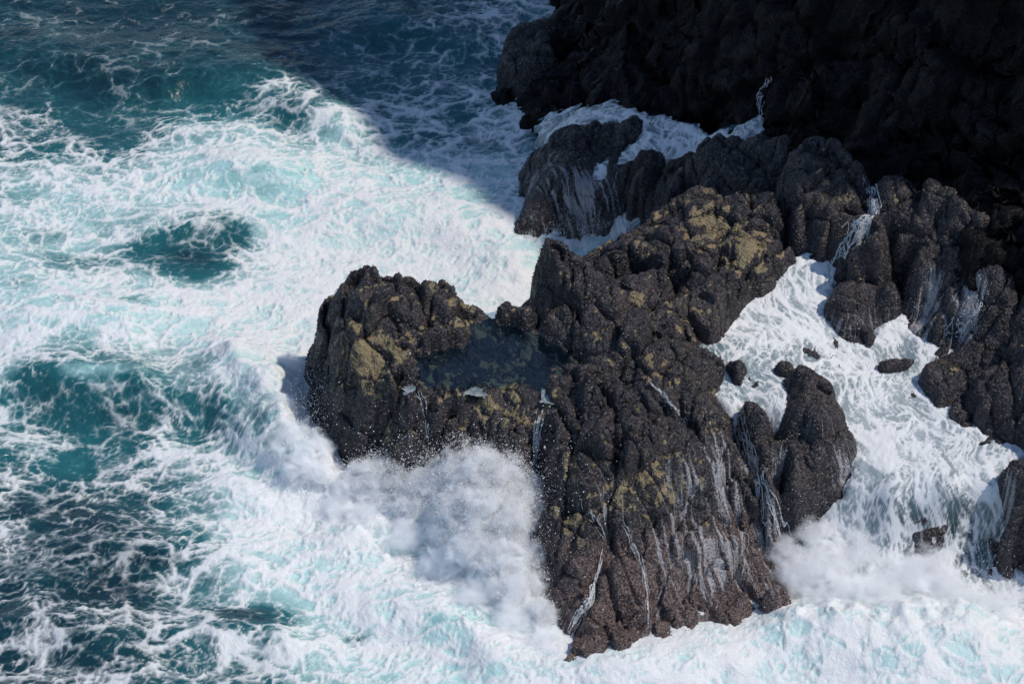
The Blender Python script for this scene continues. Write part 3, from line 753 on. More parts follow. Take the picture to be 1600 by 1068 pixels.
def strands(paths, rng, w0, w1, lift=.05, gaps=.0, seed=0):
    """thin ribbons along the paths; broken where the noise is low"""
    VV, FF, off = [], [], 0
    for q in paths:
        m = len(q)
        w = rng.uniform(w0, w1) * (.65 + .9 * pn2(np.arange(m) * .13 + rng.random() * 99, np.zeros(m), seed)) * np.minimum(1, np.minimum(np.arange(m) + 1, m - np.arange(m)) / 5)
        w = np.maximum(w, .12 * w0)
        t = np.gradient(q[:, :2], axis=0)
        t /= np.linalg.norm(t, axis=1, keepdims=True) + 1e-6
        nrm = np.stack([-t[:, 1], t[:, 0]], 1) * w[:, None]
        a, c = q.copy(), q.copy()
        a[:, :2] += nrm; c[:, :2] -= nrm
        gx, gy = bil(SGX, q[:, 0], q[:, 1], X0, Y0, G), bil(SGY, q[:, 0], q[:, 1], X0, Y0, G)
        up = np.stack([-gx, -gy, np.ones_like(gx)], 1)
        up /= np.linalg.norm(up, axis=1, keepdims=True)
        tilt = (gx * nrm[:, 0] + gy * nrm[:, 1])
        a[:, 2] += tilt; c[:, 2] -= tilt
        a += up * lift; c += up * lift
        VV.append(np.stack([a, c], 1).reshape(-1, 3))
        i = np.arange(m - 1)
        if gaps > 0:
            g = pn2(q[:-1, 0] * 5 + off, q[:-1, 1] * 5, seed + 5) + .3 * pn2(q[:-1, 0] * 14, q[:-1, 1] * 14 + off, seed + 6)
            i = i[g > gaps - .45]
        i = off + 2 * i
        FF.append(np.stack([i, i + 1, i + 3, i + 2], 1))
        off += 2 * m
    return np.concatenate(VV), np.concatenate(FF)

VEIL = np.zeros((NY, NX), np.float32)                          # how much water runs over each spot of rock
def soak(paths, amount):
    for q in paths:
        i, j = ((q[:, 0] - X0) / G).astype(int), ((q[:, 1] - Y0) / G).astype(int)
        np.add.at(VEIL, (np.clip(j, 0, NY - 1), np.clip(i, 0, NX - 1)), amount)
# ------------------------------------------------------------------ Blender helpers
def mesh_from(name, V, F, attrs=None, smooth=True):
    V, F = np.asarray(V, np.float32), np.asarray(F, np.int32)
    me = bpy.data.meshes.new(name)
    n, k = F.shape
    me.vertices.add(len(V)); me.vertices.foreach_set("co", V.ravel())
    me.loops.add(n * k); me.loops.foreach_set("vertex_index", F.ravel())
    me.polygons.add(n)
    me.polygons.foreach_set("loop_start", np.arange(0, n * k, k, dtype=np.int32))
    me.polygons.foreach_set("loop_total", np.full(n, k, np.int32))
    me.update(calc_edges=True)
    me.polygons.foreach_set("use_smooth", np.full(n, smooth, bool))
    for key, val in (attrs or {}).items():
        val = np.asarray(val, np.float32)
        if val.ndim == 1:
            me.attributes.new(key, 'FLOAT', 'POINT').data.foreach_set("value", val)
        else:
            me.attributes.new(key, 'FLOAT_VECTOR', 'POINT').data.foreach_set("vector", val.ravel())
    me.update()
    return me

def link(name, me, mat, label=None, cat=None, kind=None, parent=None, group=None):
    o = bpy.data.objects.new(name, me)
    scene.collection.objects.link(o)
    if mat:
        me.materials.append(mat)
    for k, v in (("label", label), ("category", cat), ("kind", kind), ("group", group)):
        if v:
            o[k] = v
    o.parent = parent
    return o

def grid_faces(ny, nx, keep):
    """quads of an ny x nx vertex grid where keep (ny-1, nx-1) holds; also the vertices they use, renumbered"""
    j, i = np.nonzero(keep)
    a = j * nx + i
    F = np.stack([a, a + 1, a + nx + 1, a + nx], 1)
    used = np.zeros(ny * nx, bool); used[F.ravel()] = True
    new = np.cumsum(used) - 1
    return new[F].astype(np.int32), used

def cells(M):
    """cell mask from a vertex mask: any corner"""
    return M[:-1, :-1] | M[1:, :-1] | M[:-1, 1:] | M[1:, 1:]

def rebase(me, loc):
    """move the origin of a mesh to its base"""
    n = len(me.vertices)
    co = np.empty(n * 3, np.float32); me.vertices.foreach_get("co", co)
    me.vertices.foreach_set("co", (co.reshape(-1, 3) - np.asarray(loc, np.float32)).ravel())
    me.update()
# ------------------------------------------------------------------ materials
def new_mat(name):
    m = bpy.data.materials.new(name)
    m.use_nodes = True
    return m, m.node_tree, m.node_tree.nodes["Principled BSDF"]

class N:
    """short hand for shader nodes"""
    def __init__(self, t):
        self.t = t
    def node(self, kind, **kw):
        n = self.t.nodes.new(kind)
        for k, v in kw.items():
            setattr(n, k, v)
        return n
    def put(self, sock, v):
        if isinstance(v, bpy.types.NodeSocket):
            self.t.links.new(v, sock)
        elif v is not None:
            if isinstance(v, tuple) and len(v) == 3 and sock.type == 'RGBA':
                v = (*v, 1)
            sock.default_value = v
    def math(self, op, a, b=None, clamp=False):
        n = self.node("ShaderNodeMath", operation=op, use_clamp=clamp)
        self.put(n.inputs[0], a); self.put(n.inputs[1], b)
        return n.outputs[0]
    def add(self, a, b): return self.math('ADD', a, b)
    def mul(self, a, b): return self.math('MULTIPLY', a, b)
    def step(self, v, a, b, to0=0.0, to1=1.0):
        n = self.node("ShaderNodeMapRange", interpolation_type='SMOOTHSTEP')
        for s, q in zip(n.inputs, (v, a, b, to0, to1)):
            self.put(s, q)
        return n.outputs[0]
    def mix(self, f, a, b, mode='MIX'):
        n = self.node("ShaderNodeMix", data_type='RGBA', blend_type=mode)
        self.put(n.inputs[0], f); self.put(n.inputs[6], a); self.put(n.inputs[7], b)
        return n.outputs[2]
    def attr(self, name):
        return self.node("ShaderNodeAttribute", attribute_name=name).outputs["Fac"]
    def pos(self):
        return self.node("ShaderNodeNewGeometry").outputs["Position"]
    def noise(self, vec, scale, detail=3.0, rough=.55, dist=0.0):
        n = self.node("ShaderNodeTexNoise")
        self.put(n.inputs["Vector"], vec)
        n.inputs["Scale"].default_value, n.inputs["Detail"].default_value = scale, detail
        n.inputs["Roughness"].default_value, n.inputs["Distortion"].default_value = rough, dist
        return n.outputs["Fac"]
    def voro(self, vec, scale, feature='F1'):
        n = self.node("ShaderNodeTexVoronoi", feature=feature)
        self.put(n.inputs["Vector"], vec)
        n.inputs["Scale"].default_value = scale
        return n
    def ramp(self, f, stops, interp='LINEAR'):
        n = self.node("ShaderNodeValToRGB")
        n.color_ramp.interpolation = interp
        e = n.color_ramp.elements
        while len(e) < len(stops):
            e.new(0.5)
        for q, (p, c) in zip(e, stops):
            q.position, q.color = p, (*c, 1)
        self.put(n.inputs[0], f)
        return n.outputs[0]
    def bump(self, h, strength, dist, normal=None):
        n = self.node("ShaderNodeBump")
        n.inputs["Strength"].default_value, n.inputs["Distance"].default_value = strength, dist
        self.put(n.inputs["Height"], h)
        if normal:
            self.put(n.inputs["Normal"], normal)
        return n.outputs[0]

FOAM = (.67, .675, .675)
def water_material(name, deep, mid, turq, relief=1.0):
    m, t, b = new_mat(name)
    k = N(t)
    p = k.pos()
    n_mid, n_fine = k.noise(p, 9, 3, .6, .4), k.noise(p, 38, 3, .65, .3)
    d = k.add(k.attr("foam"), k.add(k.mul(k.math('SUBTRACT', n_mid, .5), .18), k.mul(k.math('SUBTRACT', n_fine, .5), .16)))
    f = k.add(k.add(k.mul(k.mul(k.step(d, -.55, .08), .38), k.attr('film')), k.mul(k.step(d, -.10, .12), .22)), k.add(k.mul(k.step(d, .02, .28), .22), k.mul(k.step(d, .15, .6), .18)))
    aer = k.add(k.attr("water_tint"), k.mul(k.math('SUBTRACT', k.noise(p, 1.1, 3), .5), .35))
    col = k.ramp(aer, [(0.0, deep), (.5, mid), (1.0, turq)])
    k.put(b.inputs["Base Color"], k.mix(f, col, FOAM))
    k.put(b.inputs["Roughness"], k.step(f, 0.0, .6, .10, .75))
    b.inputs["IOR"].default_value = 1.33
    rip = k.add(k.noise(p, 2.6, 4, .6, .6), k.mul(k.noise(p, 11, 3, .6, .4), .35))
    nb = k.bump(rip, .5, .12 * relief)
    bub = k.add(k.mul(f, .7), k.mul(k.add(n_fine, k.mul(n_mid, .8)), k.mul(f, .9)))
    k.put(b.inputs["Normal"], k.bump(bub, .5, .02 * relief, nb))
    return m

M_SEA = water_material("sea_water", (.005, .026, .038), (.016, .104, .119), (.35, .575, .565))
M_STREAM = water_material("stream_water", (.006, .014, .020), (.06, .105, .125), (.40, .50, .53), .35)

def white_material(name, col=(.80, .82, .83), rough=.5):
    m, t, b = new_mat(name)
    k = N(t)
    k.put(b.inputs["Base Color"], k.mix(k.noise(k.pos(), 14, 3), tuple(c * .82 for c in col), col))
    b.inputs["Roughness"].default_value = rough
    b.inputs["IOR"].default_value = 1.33
    return m
def spray_material():
    m, t, b = new_mat("spray_drops")
    out = [n for n in t.nodes if n.type == 'OUTPUT_MATERIAL'][0]
    t.nodes.remove(b)
    df, tl, mx = (t.nodes.new(q) for q in ("ShaderNodeBsdfDiffuse", "ShaderNodeBsdfTranslucent", "ShaderNodeMixShader"))
    df.inputs[0].default_value = tl.inputs[0].default_value = (.985, .985, .985, 1)
    mx.inputs[0].default_value = .5
    t.links.new(df.outputs[0], mx.inputs[1]); t.links.new(tl.outputs[0], mx.inputs[2]); t.links.new(mx.outputs[0], out.inputs[0])
    return m
M_SPRAY = spray_material()
M_FROTH = white_material("thrown_froth", (.84, .845, .85), .6)
M_RUN = white_material("running_white_water", (.56, .58, .60), .35)
def film_material(name, col, clear):
    m = white_material(name, col, .3)
    t = m.node_tree
    k = N(t)
    b = t.nodes["Principled BSDF"]
    k.put(b.inputs["Alpha"], k.step(k.noise(k.pos(), 24, 3, .6), .35, .65, clear, 1.0))
    return m
M_THREAD = film_material("thin_runoff", (.50, .49, .50), .15)
M_RUN = film_material("running_white_water", (.60, .62, .64), .3)

def rock_material(name, gain):
    m, t, b = new_mat(name)
    k = N(t)
    p = k.pos()
    warp = k.node("ShaderNodeVectorMath", operation='MULTIPLY_ADD')
    nz = k.node("ShaderNodeTexNoise"); k.put(nz.inputs["Vector"], p); nz.inputs["Scale"].default_value = 7
    k.put(warp.inputs[0], nz.outputs["Color"]); warp.inputs[1].default_value = (.06, .06, .06); k.put(warp.inputs[2], p)
    v1 = k.voro(warp.outputs[0], 17)
    v2 = k.voro(warp.outputs[0], 38)
    shade = k.node("ShaderNodeSeparateColor"); k.put(shade.inputs[0], v1.outputs["Color"])
    shade2 = k.node("ShaderNodeSeparateColor"); k.put(shade2.inputs[0], v2.outputs["Color"])
    dark = k.ramp(k.add(k.mul(shade.outputs[0], .6), k.mul(shade2.outputs[0], .4)), [(.15, (.009, .009, .013)), (.45, (.021, .019, .023)), (.7, (.046, .040, .043)), (.92, (.11, .095, .09))])
    big = k.noise(p, .9, 3)
    brown = k.ramp(shade2.outputs[1], [(.1, (.022, .017, .017)), (.55, (.080, .062, .060)), (1.0, (.16, .13, .12))])
    base = k.mix(k.step(big, .46, .70, 0, .6), dark, brown)
    tan_c = k.mix(k.noise(p, 26, 3), (.12, .092, .050), (.32, .25, .140))
    tan_c = k.mix(k.step(k.noise(p, 1.7, 2), .5, .66, 0, .7), tan_c, (.115, .102, .056))
    ta = k.add(k.attr("tan"), k.mul(k.math('SUBTRACT', k.noise(p, 21, 4, .65), .5), 1.5))
    base = k.mix(k.step(ta, .45, .55), base, tan_c)
    pink = k.ramp(shade2.outputs[2], [(.05, (.026, .018, .018)), (.5, (.095, .066, .061)), (1.0, (.22, .165, .15))])
    pk = k.add(k.attr("pink"), k.mul(k.math('SUBTRACT', k.noise(p, 8, 4, .65), .5), .9))
    base = k.mix(k.step(pk, .35, .7), base, pink)
    vl = k.add(k.attr('veil'), k.mul(k.math('SUBTRACT', k.noise(p, 28, 3, .6), .5), .9))
    base = k.mix(k.step(vl, .25, .8, 0, .85), base, (.38, .37, .38))
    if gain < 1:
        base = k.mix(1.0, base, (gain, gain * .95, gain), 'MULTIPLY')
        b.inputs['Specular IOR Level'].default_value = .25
    k.put(b.inputs["Base Color"], base)
    k.put(b.inputs["Roughness"], k.step(k.noise(p, 5, 3), .3, .7, .32, .6))
    b.inputs["IOR"].default_value = 1.42
    h = k.add(k.mul(v1.outputs["Distance"], -1.0), k.add(k.mul(v2.outputs["Distance"], -.5), k.mul(k.noise(p, 30, 4, .65), .7)))
    k.put(b.inputs["Normal"], k.bump(h, .9, .035))
    return m
M_ROCK = rock_material("mussel_rock", 1.0)
M_CLIFF = rock_material("shade_darkened_cliff_rock", .12)  # same rock multiplied down: the deep shade is put into its colour

def shell_material():
    m, t, b = new_mat("mussel_and_barnacle_shell")
    k = N(t)
    tone, pk = k.attr("tone"), k.attr("pink")
    mus = k.ramp(tone, [(0, (.005, .006, .010)), (.5, (.015, .015, .022)), (.85, (.046, .043, .050)), (1, (.15, .135, .13))])
    mus2 = k.ramp(tone, [(0, (.009, .008, .009)), (.5, (.030, .025, .026)), (.85, (.075, .062, .060)), (1, (.17, .145, .135))])
    mus = k.mix(k.attr('warm'), mus, mus2)
    mus = k.mix(k.attr('olive'), mus, k.ramp(tone, [(0, (.02, .017, .012)), (.4, (.085, .068, .036)), (1, (.24, .185, .10))]))
    bar = k.ramp(tone, [(0, (.016, .011, .011)), (.35, (.046, .032, .030)), (.7, (.125, .088, .080)), (1, (.28, .215, .195))])
    k.put(b.inputs["Base Color"], k.mix(k.mul(k.attr("veil"), .8), k.mix(pk, mus, bar), (.42, .40, .40)))
    k.put(b.inputs["Roughness"], k.mix(pk, (.40, .40, .40), (.55, .55, .55)))
    b.inputs["IOR"].default_value = 1.45
    return m
M_SHELL = shell_material()

def pool_material():
    m, t, b = new_mat("clear_pool_water")
    k = N(t)
    t.nodes.remove(b)
    out = [n for n in t.nodes if n.type == 'OUTPUT_MATERIAL'][0]
    tr, gl, mx, fr = (t.nodes.new(q) for q in ("ShaderNodeBsdfTransparent", "ShaderNodeBsdfGlossy", "ShaderNodeMixShader", "ShaderNodeFresnel"))
    tr.inputs[0].default_value = (.42, .56, .68, 1)
    gl.inputs["Roughness"].default_value = .03
    gl.inputs[0].default_value = (1, 1, 1, 1)
    fr.inputs[0].default_value = 1.33
    nb = k.bump(k.noise(k.pos(), 7, 3), .12, .03)
    t.links.new(nb, gl.inputs["Normal"]); t.links.new(nb, fr.inputs["Normal"])
    df, m2 = t.nodes.new("ShaderNodeBsdfDiffuse"), t.nodes.new("ShaderNodeMixShader")
    df.inputs[0].default_value = (.045, .12, .23, 1)
    m2.inputs[0].default_value = .03
    t.links.new(tr.outputs[0], m2.inputs[1]); t.links.new(df.outputs[0], m2.inputs[2])
    t.links.new(fr.outputs[0], mx.inputs[0]); t.links.new(m2.outputs[0], mx.inputs[1]); t.links.new(gl.outputs[0], mx.inputs[2])
    t.links.new(mx.outputs[0], out.inputs[0])
    return m
M_POOL = pool_material()

# ------------------------------------------------------------------ runoff, traced downhill before the rocks are built so that they can be wet by it
def jittered(rng, line, k, spread):
    q = line_px(line, k)
    h = hit(q[:, 0], q[:, 1])[:, :2]
    return h + rng.normal(0, spread, h.shape)
VEILS = [("thin white runoff veil down the right side of the big face", [(1085, 645), (1130, 680), (1165, 720), (1195, 765), (1215, 810)], 620, .20, 190, .0028, .0065, .52),
         ("fine water threads fanning over the middle of the big face", [(935, 750), (1000, 760), (1060, 745), (1110, 760)], 280, .18, 190, .0028, .006, .55),
         ("fine strands of water draining down the pink lower face", [(1040, 860), (1110, 850), (1180, 860)], 300, .20, 130, .0028, .006, .54),
         ("white strands draped over the dark rounded apron", [(1190, 695), (1240, 690), (1290, 685), (1330, 690)], 480, .13, 140, .0028, .006, .5),
         ("white cascade strands over the shaded back hump", [(850, 235), (890, 250), (930, 270), (960, 290)], 480, .2, 150, .003, .007, .46),
         ("lacy runoff on the dark rock right of the stream", [(1440, 420), (1480, 450), (1520, 450), (1540, 430)], 330, .15, 140, .0028, .006, .5),
         ("white fringe running off the low black hump", [(1300, 492), (1335, 498), (1370, 496), (1400, 490)], 170, .07, 60, .003, .006, .4),
         ("thin runoff down the corner rock beside the waterfall", [(1575, 740), (1585, 760), (1600, 780)], 40, .1, 90, .005, .014, .4),
         ("trickle of threads on the left edge of the big face", [(850, 880), (856, 900)], 26, .05, 80, .006, .013, .3)]
THREADS = []
for k, (lab, line, n, sp, steps, w0, w1, gap) in enumerate(VEILS):
    rng = np.random.default_rng(40 + k)
    paths = trace(jittered(rng, line, n, sp), steps, rng)
    soak(paths, .14)
    THREADS.append(paths[::5])
FILM = [(1130, 740, .7, .5), (1120, 800, .8, .6), (1160, 850, .7, .7), (1090, 860, .8, .55), (1190, 900, .5, .6), (1130, 930, .7, .55), (1060, 930, .5, .45), (1040, 820, .5, .35), (1010, 900, .4, .3), (1260, 720, .5, .4), (1310, 730, .35, .6), (1240, 790, .4, .3),
        (890, 270, .6, .7), (850, 300, .4, .9), (860, 340, .4, .9), (920, 330, .5, .9), (940, 290, .5, .7), (900, 360, .4, .9), (1490, 470, .5, .4), (1470, 510, .3, .5), (1520, 490, .4, .4), (1345, 520, .35, .6), (1590, 820, .5, .4), (1210, 950, .3, .4), (1460, 830, .5, .9), (1530, 860, .5, .8), (1420, 870, .5, .8)]
_q = np.array(FILM)
_w = hit(_q[:, 0], _q[:, 1])
_film = np.zeros_like(VEIL)
for (a, c, _), (_, _, r, s) in zip(_w, FILM):
    _film += s * np.exp(-((_fx - a) ** 2 + (_fy - c) ** 2) / r ** 2)
_u, _v = _fx * .41 - _fy * .91, _fx * .91 + _fy * .41             # down and across the face
_v = _v + .05 * pn2(_fx / .3, _fy / .3, 73)
_str = pn2(_v / .07, _u / .9, 74) + .7 * pn2(_v / .032, _u / .45, 75) + .5 * pn2(_fx / .6, _fy / .6, 76)
VEIL = np.clip(np.clip(VEIL, 0, 1) * (.3 + .7 * sstep(-.15, .25, pn2(_fx / .5, _fy / .9, 71))) * .8 + _film * sstep(-.15, .6, _str), 0, 1)
del _film, _str, _u, _v

# ------------------------------------------------------------------ cliff and rocks
TAN = [(560, 545, .45, .5), (530, 575, .4, .4), (600, 565, .4, .45), (560, 510, .3, .3), (600, 640, .35, .35), (620, 600, .3, .2), (700, 660, .3, .25), (760, 650, .3, .25), (800, 660, .3, .25), (735, 510, .25, .35), (690, 460, .25, .25), (880, 800, .45, .5), (890, 830, .4, .45),
       (870, 770, .35, .35), (935, 690, .3, .25), (960, 780, .4, .3), (1040, 770, .4, .4), (1060, 750, .3, .3), (1000, 760, .4, .3), (1130, 360, .6, .5), (1160, 390, .5, .45), (1100, 340, .4, .3), (1185, 420, .4, .2), (940, 490, .3, .2), (1010, 480, .5, .2), (900, 530, .4, .2), (1040, 590, .4, .25), (1100, 640, .35, .3),
       (800, 500, .3, .3), (1290, 300, .6, .15), (1400, 300, .4, .3), (1350, 400, .3, .2), (1560, 400, .5, .3), (860, 640, .3, .2), (920, 620, .3, .2)]
_t = np.array(TAN)
TAN_W = hit(_t[:, 0], _t[:, 1])
BARE = [(612, 480, .55), (640, 465, .4), (960, 460, .5), (1000, 440, .4)]           # smoother purplish brown, few shells

def rock_marks(x, y, z, tan, pink):
    lvl = np.full(x.shape, tan - .5, np.float32) * .55 - .09
    for (a, b, _), (_, _, r, s) in zip(TAN_W, TAN):
        lvl += 1.0 * s * np.exp(-((x - a) ** 2 + (y - b) ** 2) / r ** 2)
    q = np.stack([x, y, z], -1).astype(np.float32)
    n = .75 * pn3(q / .55, 601) + .75 * pn3(q / .26, 602) + .65 * pn3(q / .12, 603) + .4 * pn3(q / .06, 604)
    t = sstep(-.02, .16, n * .72 + lvl - .12) * (tan > 0)
    p = pink * sstep(2.05, .8, z + .35 * fbm2(x / .9, y / .9, 3, 602)) if pink else np.zeros_like(x)
    return t * (1 - p), p

RNG = np.random.default_rng(11)
SHELL_V = np.array([(1, 0, -.5), (-1, 0, -.5), (0, 1, -.5), (0, -1, -.5), (.25, 0, 1)], np.float32) * np.array([.023, .0125, .013], np.float32)
SHELL_F = np.array([(0, 2, 4), (2, 1, 4), (1, 3, 4), (3, 0, 4)], np.int32)

def shells(V, Nn, tan, pink, area, bed, parent):
    """mussels and barnacles standing on a rock, one mesh"""
    clump = fbm2(V[:, 0] / .42 + V[:, 2], V[:, 1] / .42, 3, 631)
    fine = pn2(V[:, 0] / .16 + V[:, 2], V[:, 1] / .16, 632) + .5 * pn2(V[:, 0] / .07, V[:, 1] / .07, 635)
    w = area * (1 - sstep(.3, .6, tan) * (.92 - .75 * sstep(.10, .24, fine))) * bed * (.22 + .78 * np.maximum(sstep(-.12, .1, clump), pink))
    n = int(w.sum() * 880)
    if n < 40:
        return
    i = RNG.choice(len(V), n, p=w / w.sum())
    c = V[i] + RNG.normal(0, .008, (n, 3))
    nn = Nn[i] + RNG.normal(0, .35, (n, 3))
    nn /= np.linalg.norm(nn, axis=1, keepdims=True)
    r = RNG.normal(size=(n, 3))
    tx = np.cross(nn, r); tx /= np.linalg.norm(tx, axis=1, keepdims=True) + 1e-6
    ty = np.cross(nn, tx)
    s = RNG.uniform(.5, 1.1, n) * (1 - .25 * pink[i])
    olive = np.repeat(sstep(.22, .34, fbm2(V[i, 0] / .3, V[i, 1] / .3 + V[i, 2], 3, 640) + .2 * pn2(V[i, 0] / 1.4, V[i, 1] / 1.4, 641) + RNG.normal(0, .05, n)) * (1 - pink[i]) * (V[i, 2] > .8), 5)
    warm = np.repeat(sstep(-.05, .42, pn2(V[i, 0] / .9, V[i, 1] / .9, 633) + RNG.normal(0, .12, n)), 5)
    S = SHELL_V[None] * s[:, None, None] * np.where(pink[i] > .5, 1, 1)[:, None, None]
    P = c[:, None] + S[..., 0:1] * tx[:, None] + S[..., 1:2] * ty[:, None] + S[..., 2:3] * nn[:, None] + nn[:, None] * .006
    F = SHELL_F[None] + 5 * np.arange(n)[:, None, None]
    tone = np.repeat(RNG.random(n) ** (1.5 - .35 * pink[i]), 5)
    veil = np.repeat(sstep(.2, .75, bil(VEIL, V[i, 0], V[i, 1], X0, Y0, G) + RNG.normal(0, .2, n)) * (V[i, 0] < X1 - .1), 5)
    pk = np.repeat(sstep(.3, .7, pink[i] + RNG.normal(0, .15, n)), 5)
    me = mesh_from("shell_crust", P.reshape(-1, 3) - np.array(parent.location), F.reshape(-1, 3), {"tone": tone, "pink": pk, "warm": warm, "olive": olive, "veil": veil}, smooth=False)
    link("shell_crust", me, M_SHELL, parent=parent, kind="stuff")

def rock_mesh(x, y, z, keep, tan, pink, s):
    gy, gx = np.gradient(z, y[:, 0], x[0])
    nl = np.sqrt(1 + gx * gx + gy * gy)
    nv = np.stack([-gx, -gy, np.ones_like(gx)], -1) / nl[..., None]
    V = np.stack([x, y, z], -1).astype(np.float32)
    ta, pk = rock_marks(x, y, z, tan, pink)
    ta = ta * (.3 + .7 * sstep(.30, .55, 1 / nl))                # crusts keep to the flatter ground
    F, used = grid_faces(*z.shape, keep)
    V, nv, ta, pk = V.reshape(-1, 3)[used], nv.reshape(-1, 3)[used], ta.ravel()[used], pk.ravel()[used]
    nl = nl.ravel()[used]
    d = .012 * pn3(V / .19, s) + .012 * pn3(V / .085, s + 1) + .014 * pn3(V / .045, s + 2) + .028 * (1 - sstep(.3, .6, ta)) * (1 - pk)
    if s == 900:
        d = d + .40 * facets3(V / 1.7, 11) + .2 * facets3(V / .7, 12) + .08 * facets3(V / .3, 13)
    V = V + nv * d[:, None]
    return V, F, nv, ta, pk, nl

for s, r in enumerate(ROCKS):
    i0, i1, j0, j1 = r['win']
    z = r['z']
    x, y = np.meshgrid(X0 + G * np.arange(i0, i1 + 1), Y0 + G * np.arange(j0, j1 + 1))
    ceil = DEM[j0:j1 + 1, i0:i1 + 1]
    keep = cells((z > -.35) & (z > ceil - .45))
    V, F, nv, ta, pk, nl = rock_mesh(x, y, z, keep, r['tan'], r['pink'], 700 + 5 * s)
    base = (float(V[:, 0].mean()), float(V[:, 1].mean()), float(max(-.35, V[:, 2].min())))
    o = link("sea_rock", mesh_from("sea_rock", V - np.array(base, np.float32), F, {"tan": ta, "pink": pk, "veil": bil(VEIL, V[:, 0], V[:, 1], X0, Y0, G)}), M_ROCK, r['label'], "rock")
    o.location = base
    vis = (V[:, 2] > bil(DEM, V[:, 0], V[:, 1], X0, Y0, G) - .08) & (V[:, 2] > -.05)
    shells(V, nv, ta, pk, G * G * np.minimum(nl, 4) * vis, r['bed'], o)

def spaced(a, b, g, lo, hi, f=1.17):
    c = list(np.arange(a, b + g / 2, g))
    s, q = g, c[-1]
    while q < hi:
        s *= f; q += s; c.append(q)
    s, q = g, c[0]
    while q > lo:
        s *= f; q -= s; c.insert(0, q)
    return np.array(c)

x, y = np.meshgrid(spaced(-1.8, 12, .055, -3, 110), spaced(-8, 13.5, .055, -70, 110))
z = cliff_h(x, y)
dem = np.where((x < X1) & (y < Y1) & (y > Y0), bil(ROCK_DEM, x, y, X0, Y0, G), -3)
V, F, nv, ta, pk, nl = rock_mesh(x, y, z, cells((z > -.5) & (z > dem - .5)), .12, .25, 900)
cliff = link("cliff", mesh_from("cliff", V, F, {"tan": ta, "pink": pk, "veil": 0 * ta}), M_CLIFF, "tall dark cliff in deep shade filling the upper right", "cliff", "structure")

# ------------------------------------------------------------------ sea
xs, ys = spaced(-12.4, 12.4, .034, -900, 900, 1.22), spaced(-10.9, 13.6, .041, -700, 1500, 1.22)
x, y = np.meshgrid(xs, ys)
near = (np.abs(x) < 14) & (y > -12) & (y < 15.5)
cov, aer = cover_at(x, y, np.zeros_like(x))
z = sea_height(x, y, cov)
rock_z = np.where((x > X0) & (x < X1) & (y < Y1) & (y > Y0), bil(DEM, x, y, X0, Y0, G), -3)
shore = sstep(-.9, .05, rock_z)                                # foam gathers along the rocks
cov = cov + shore * (.16 - .1 * (y > 5))
web = np.full(x.shape, .5, np.float32)
web[near] = foam_web(x[near], y[near])
web[~near] = rank01(fbm2(x[~near] / 3, y[~near] / 3, 4, 95))
d = np.clip(web - (1 - cov) - .02 * sstep(.4, .15, cov), -1, 1)
white = sstep(0, .3, d) * near
z = z + near * (.018 * sstep(-.1, .3, d) + white * (.06 * np.abs(pn2(x / .6, y / .5, 511)) + .035 * np.abs(pn2(x / .2, y / .17, 512)) + .010 * pn2(x / .08, y / .07, 513)) + (1 - white) * (.05 * pn2(x / .5, y / .32, 514) + .018 * pn2(x / .16, y / .11, 515)))
z = np.where(near, z, .3 * pn2(x / 6, y / 4, 501))
keep = cells(rock_z < z + .3)
F, used = grid_faces(*z.shape, keep)
V = np.stack([x, y, z], -1).reshape(-1, 3)[used]
link("sea", mesh_from("sea", V, F, {"foam": d.ravel()[used], "film": sstep(.06, .36, cov).ravel()[used], "water_tint": np.clip(aer + .22 * d, 0, 1).ravel()[used]}), M_SEA, "churning turquoise sea laced with white foam", "sea", "structure")

# ------------------------------------------------------------------ running water
def sheet(name, label, ctrl, poly, seed, chop, stretch, cov_fn, aer, mat):
    x, y, z, wet, px, py, (i0, i1, j0, j1) = water_sheet(ctrl, poly, seed, chop, stretch)
    dem = DEM[j0:j1 + 1, i0:i1 + 1]
    edge = 1 - sstep(.45, .98, blur(wet.astype(np.float32), 40))  # thin at its rim
    z = z - .07 * edge
    keep = cells(wet & (z > dem - .12))
    cov = cov_fn(px, py) - .45 * edge + .12 * sstep(-.12, 0, dem - z)
    u, v = x * .89 + y * .45, -x * .45 + y * .89               # across and along the run of the water
    web = foam_web(u * 1.35, v * .9, seed, stretch, .04)
    d = np.clip(web - (1 - cov), -1, 1)
    z = z + .012 * sstep(0, .3, d)
    F, used = grid_faces(*z.shape, keep)
    V = np.stack([x, y, z], -1).reshape(-1, 3)[used]
    return link(name, mesh_from(name, V, F, {"foam": d.ravel()[used], "film": np.ones(used.sum()), "water_tint": aer(px, py).ravel()[used]}), mat, label, "water", "structure")

def cov_stream(px, py):
    c = .80 + .22 * pn2(px / 70, py / 45, 860)
    for a, b, ra, rb, dc in [(1180, 600, 60, 35, -.32), (1110, 545, 40, 15, -.45), (1230, 540, 50, 20, -.2), (1300, 600, 40, 20, -.1), (1420, 570, 30, 15, -.25), (1470, 830, 80, 40, -.58), (1540, 870, 35, 50, -.42), (1500, 780, 60, 20, -.35), (1380, 820, 40, 30, -.2), (1420, 540, 25, 15, -.3), (1330, 670, 20, 40, -.25), (1500, 750, 50, 15, -.15)]:
        c += dc * np.exp(-((px - a) / ra) ** 2 - ((py - b) / rb) ** 2)
    return c
sheet("stream", "white stream tumbling between rocks and over the right-hand falls", STREAM, STREAM_POLY, 801, .04, .6, cov_stream, lambda px, py: .62 - .5 * np.exp(-((px - 1480) / 90) ** 2 - ((py - 840) / 60) ** 2), M_STREAM)
sheet("stream", "shaded whitewater sliding around the back rocks", BACK, BACK_POLY, 821, .07, .8, lambda px, py: np.full(px.shape, .70), lambda px, py: np.full(px.shape, .5), M_STREAM)

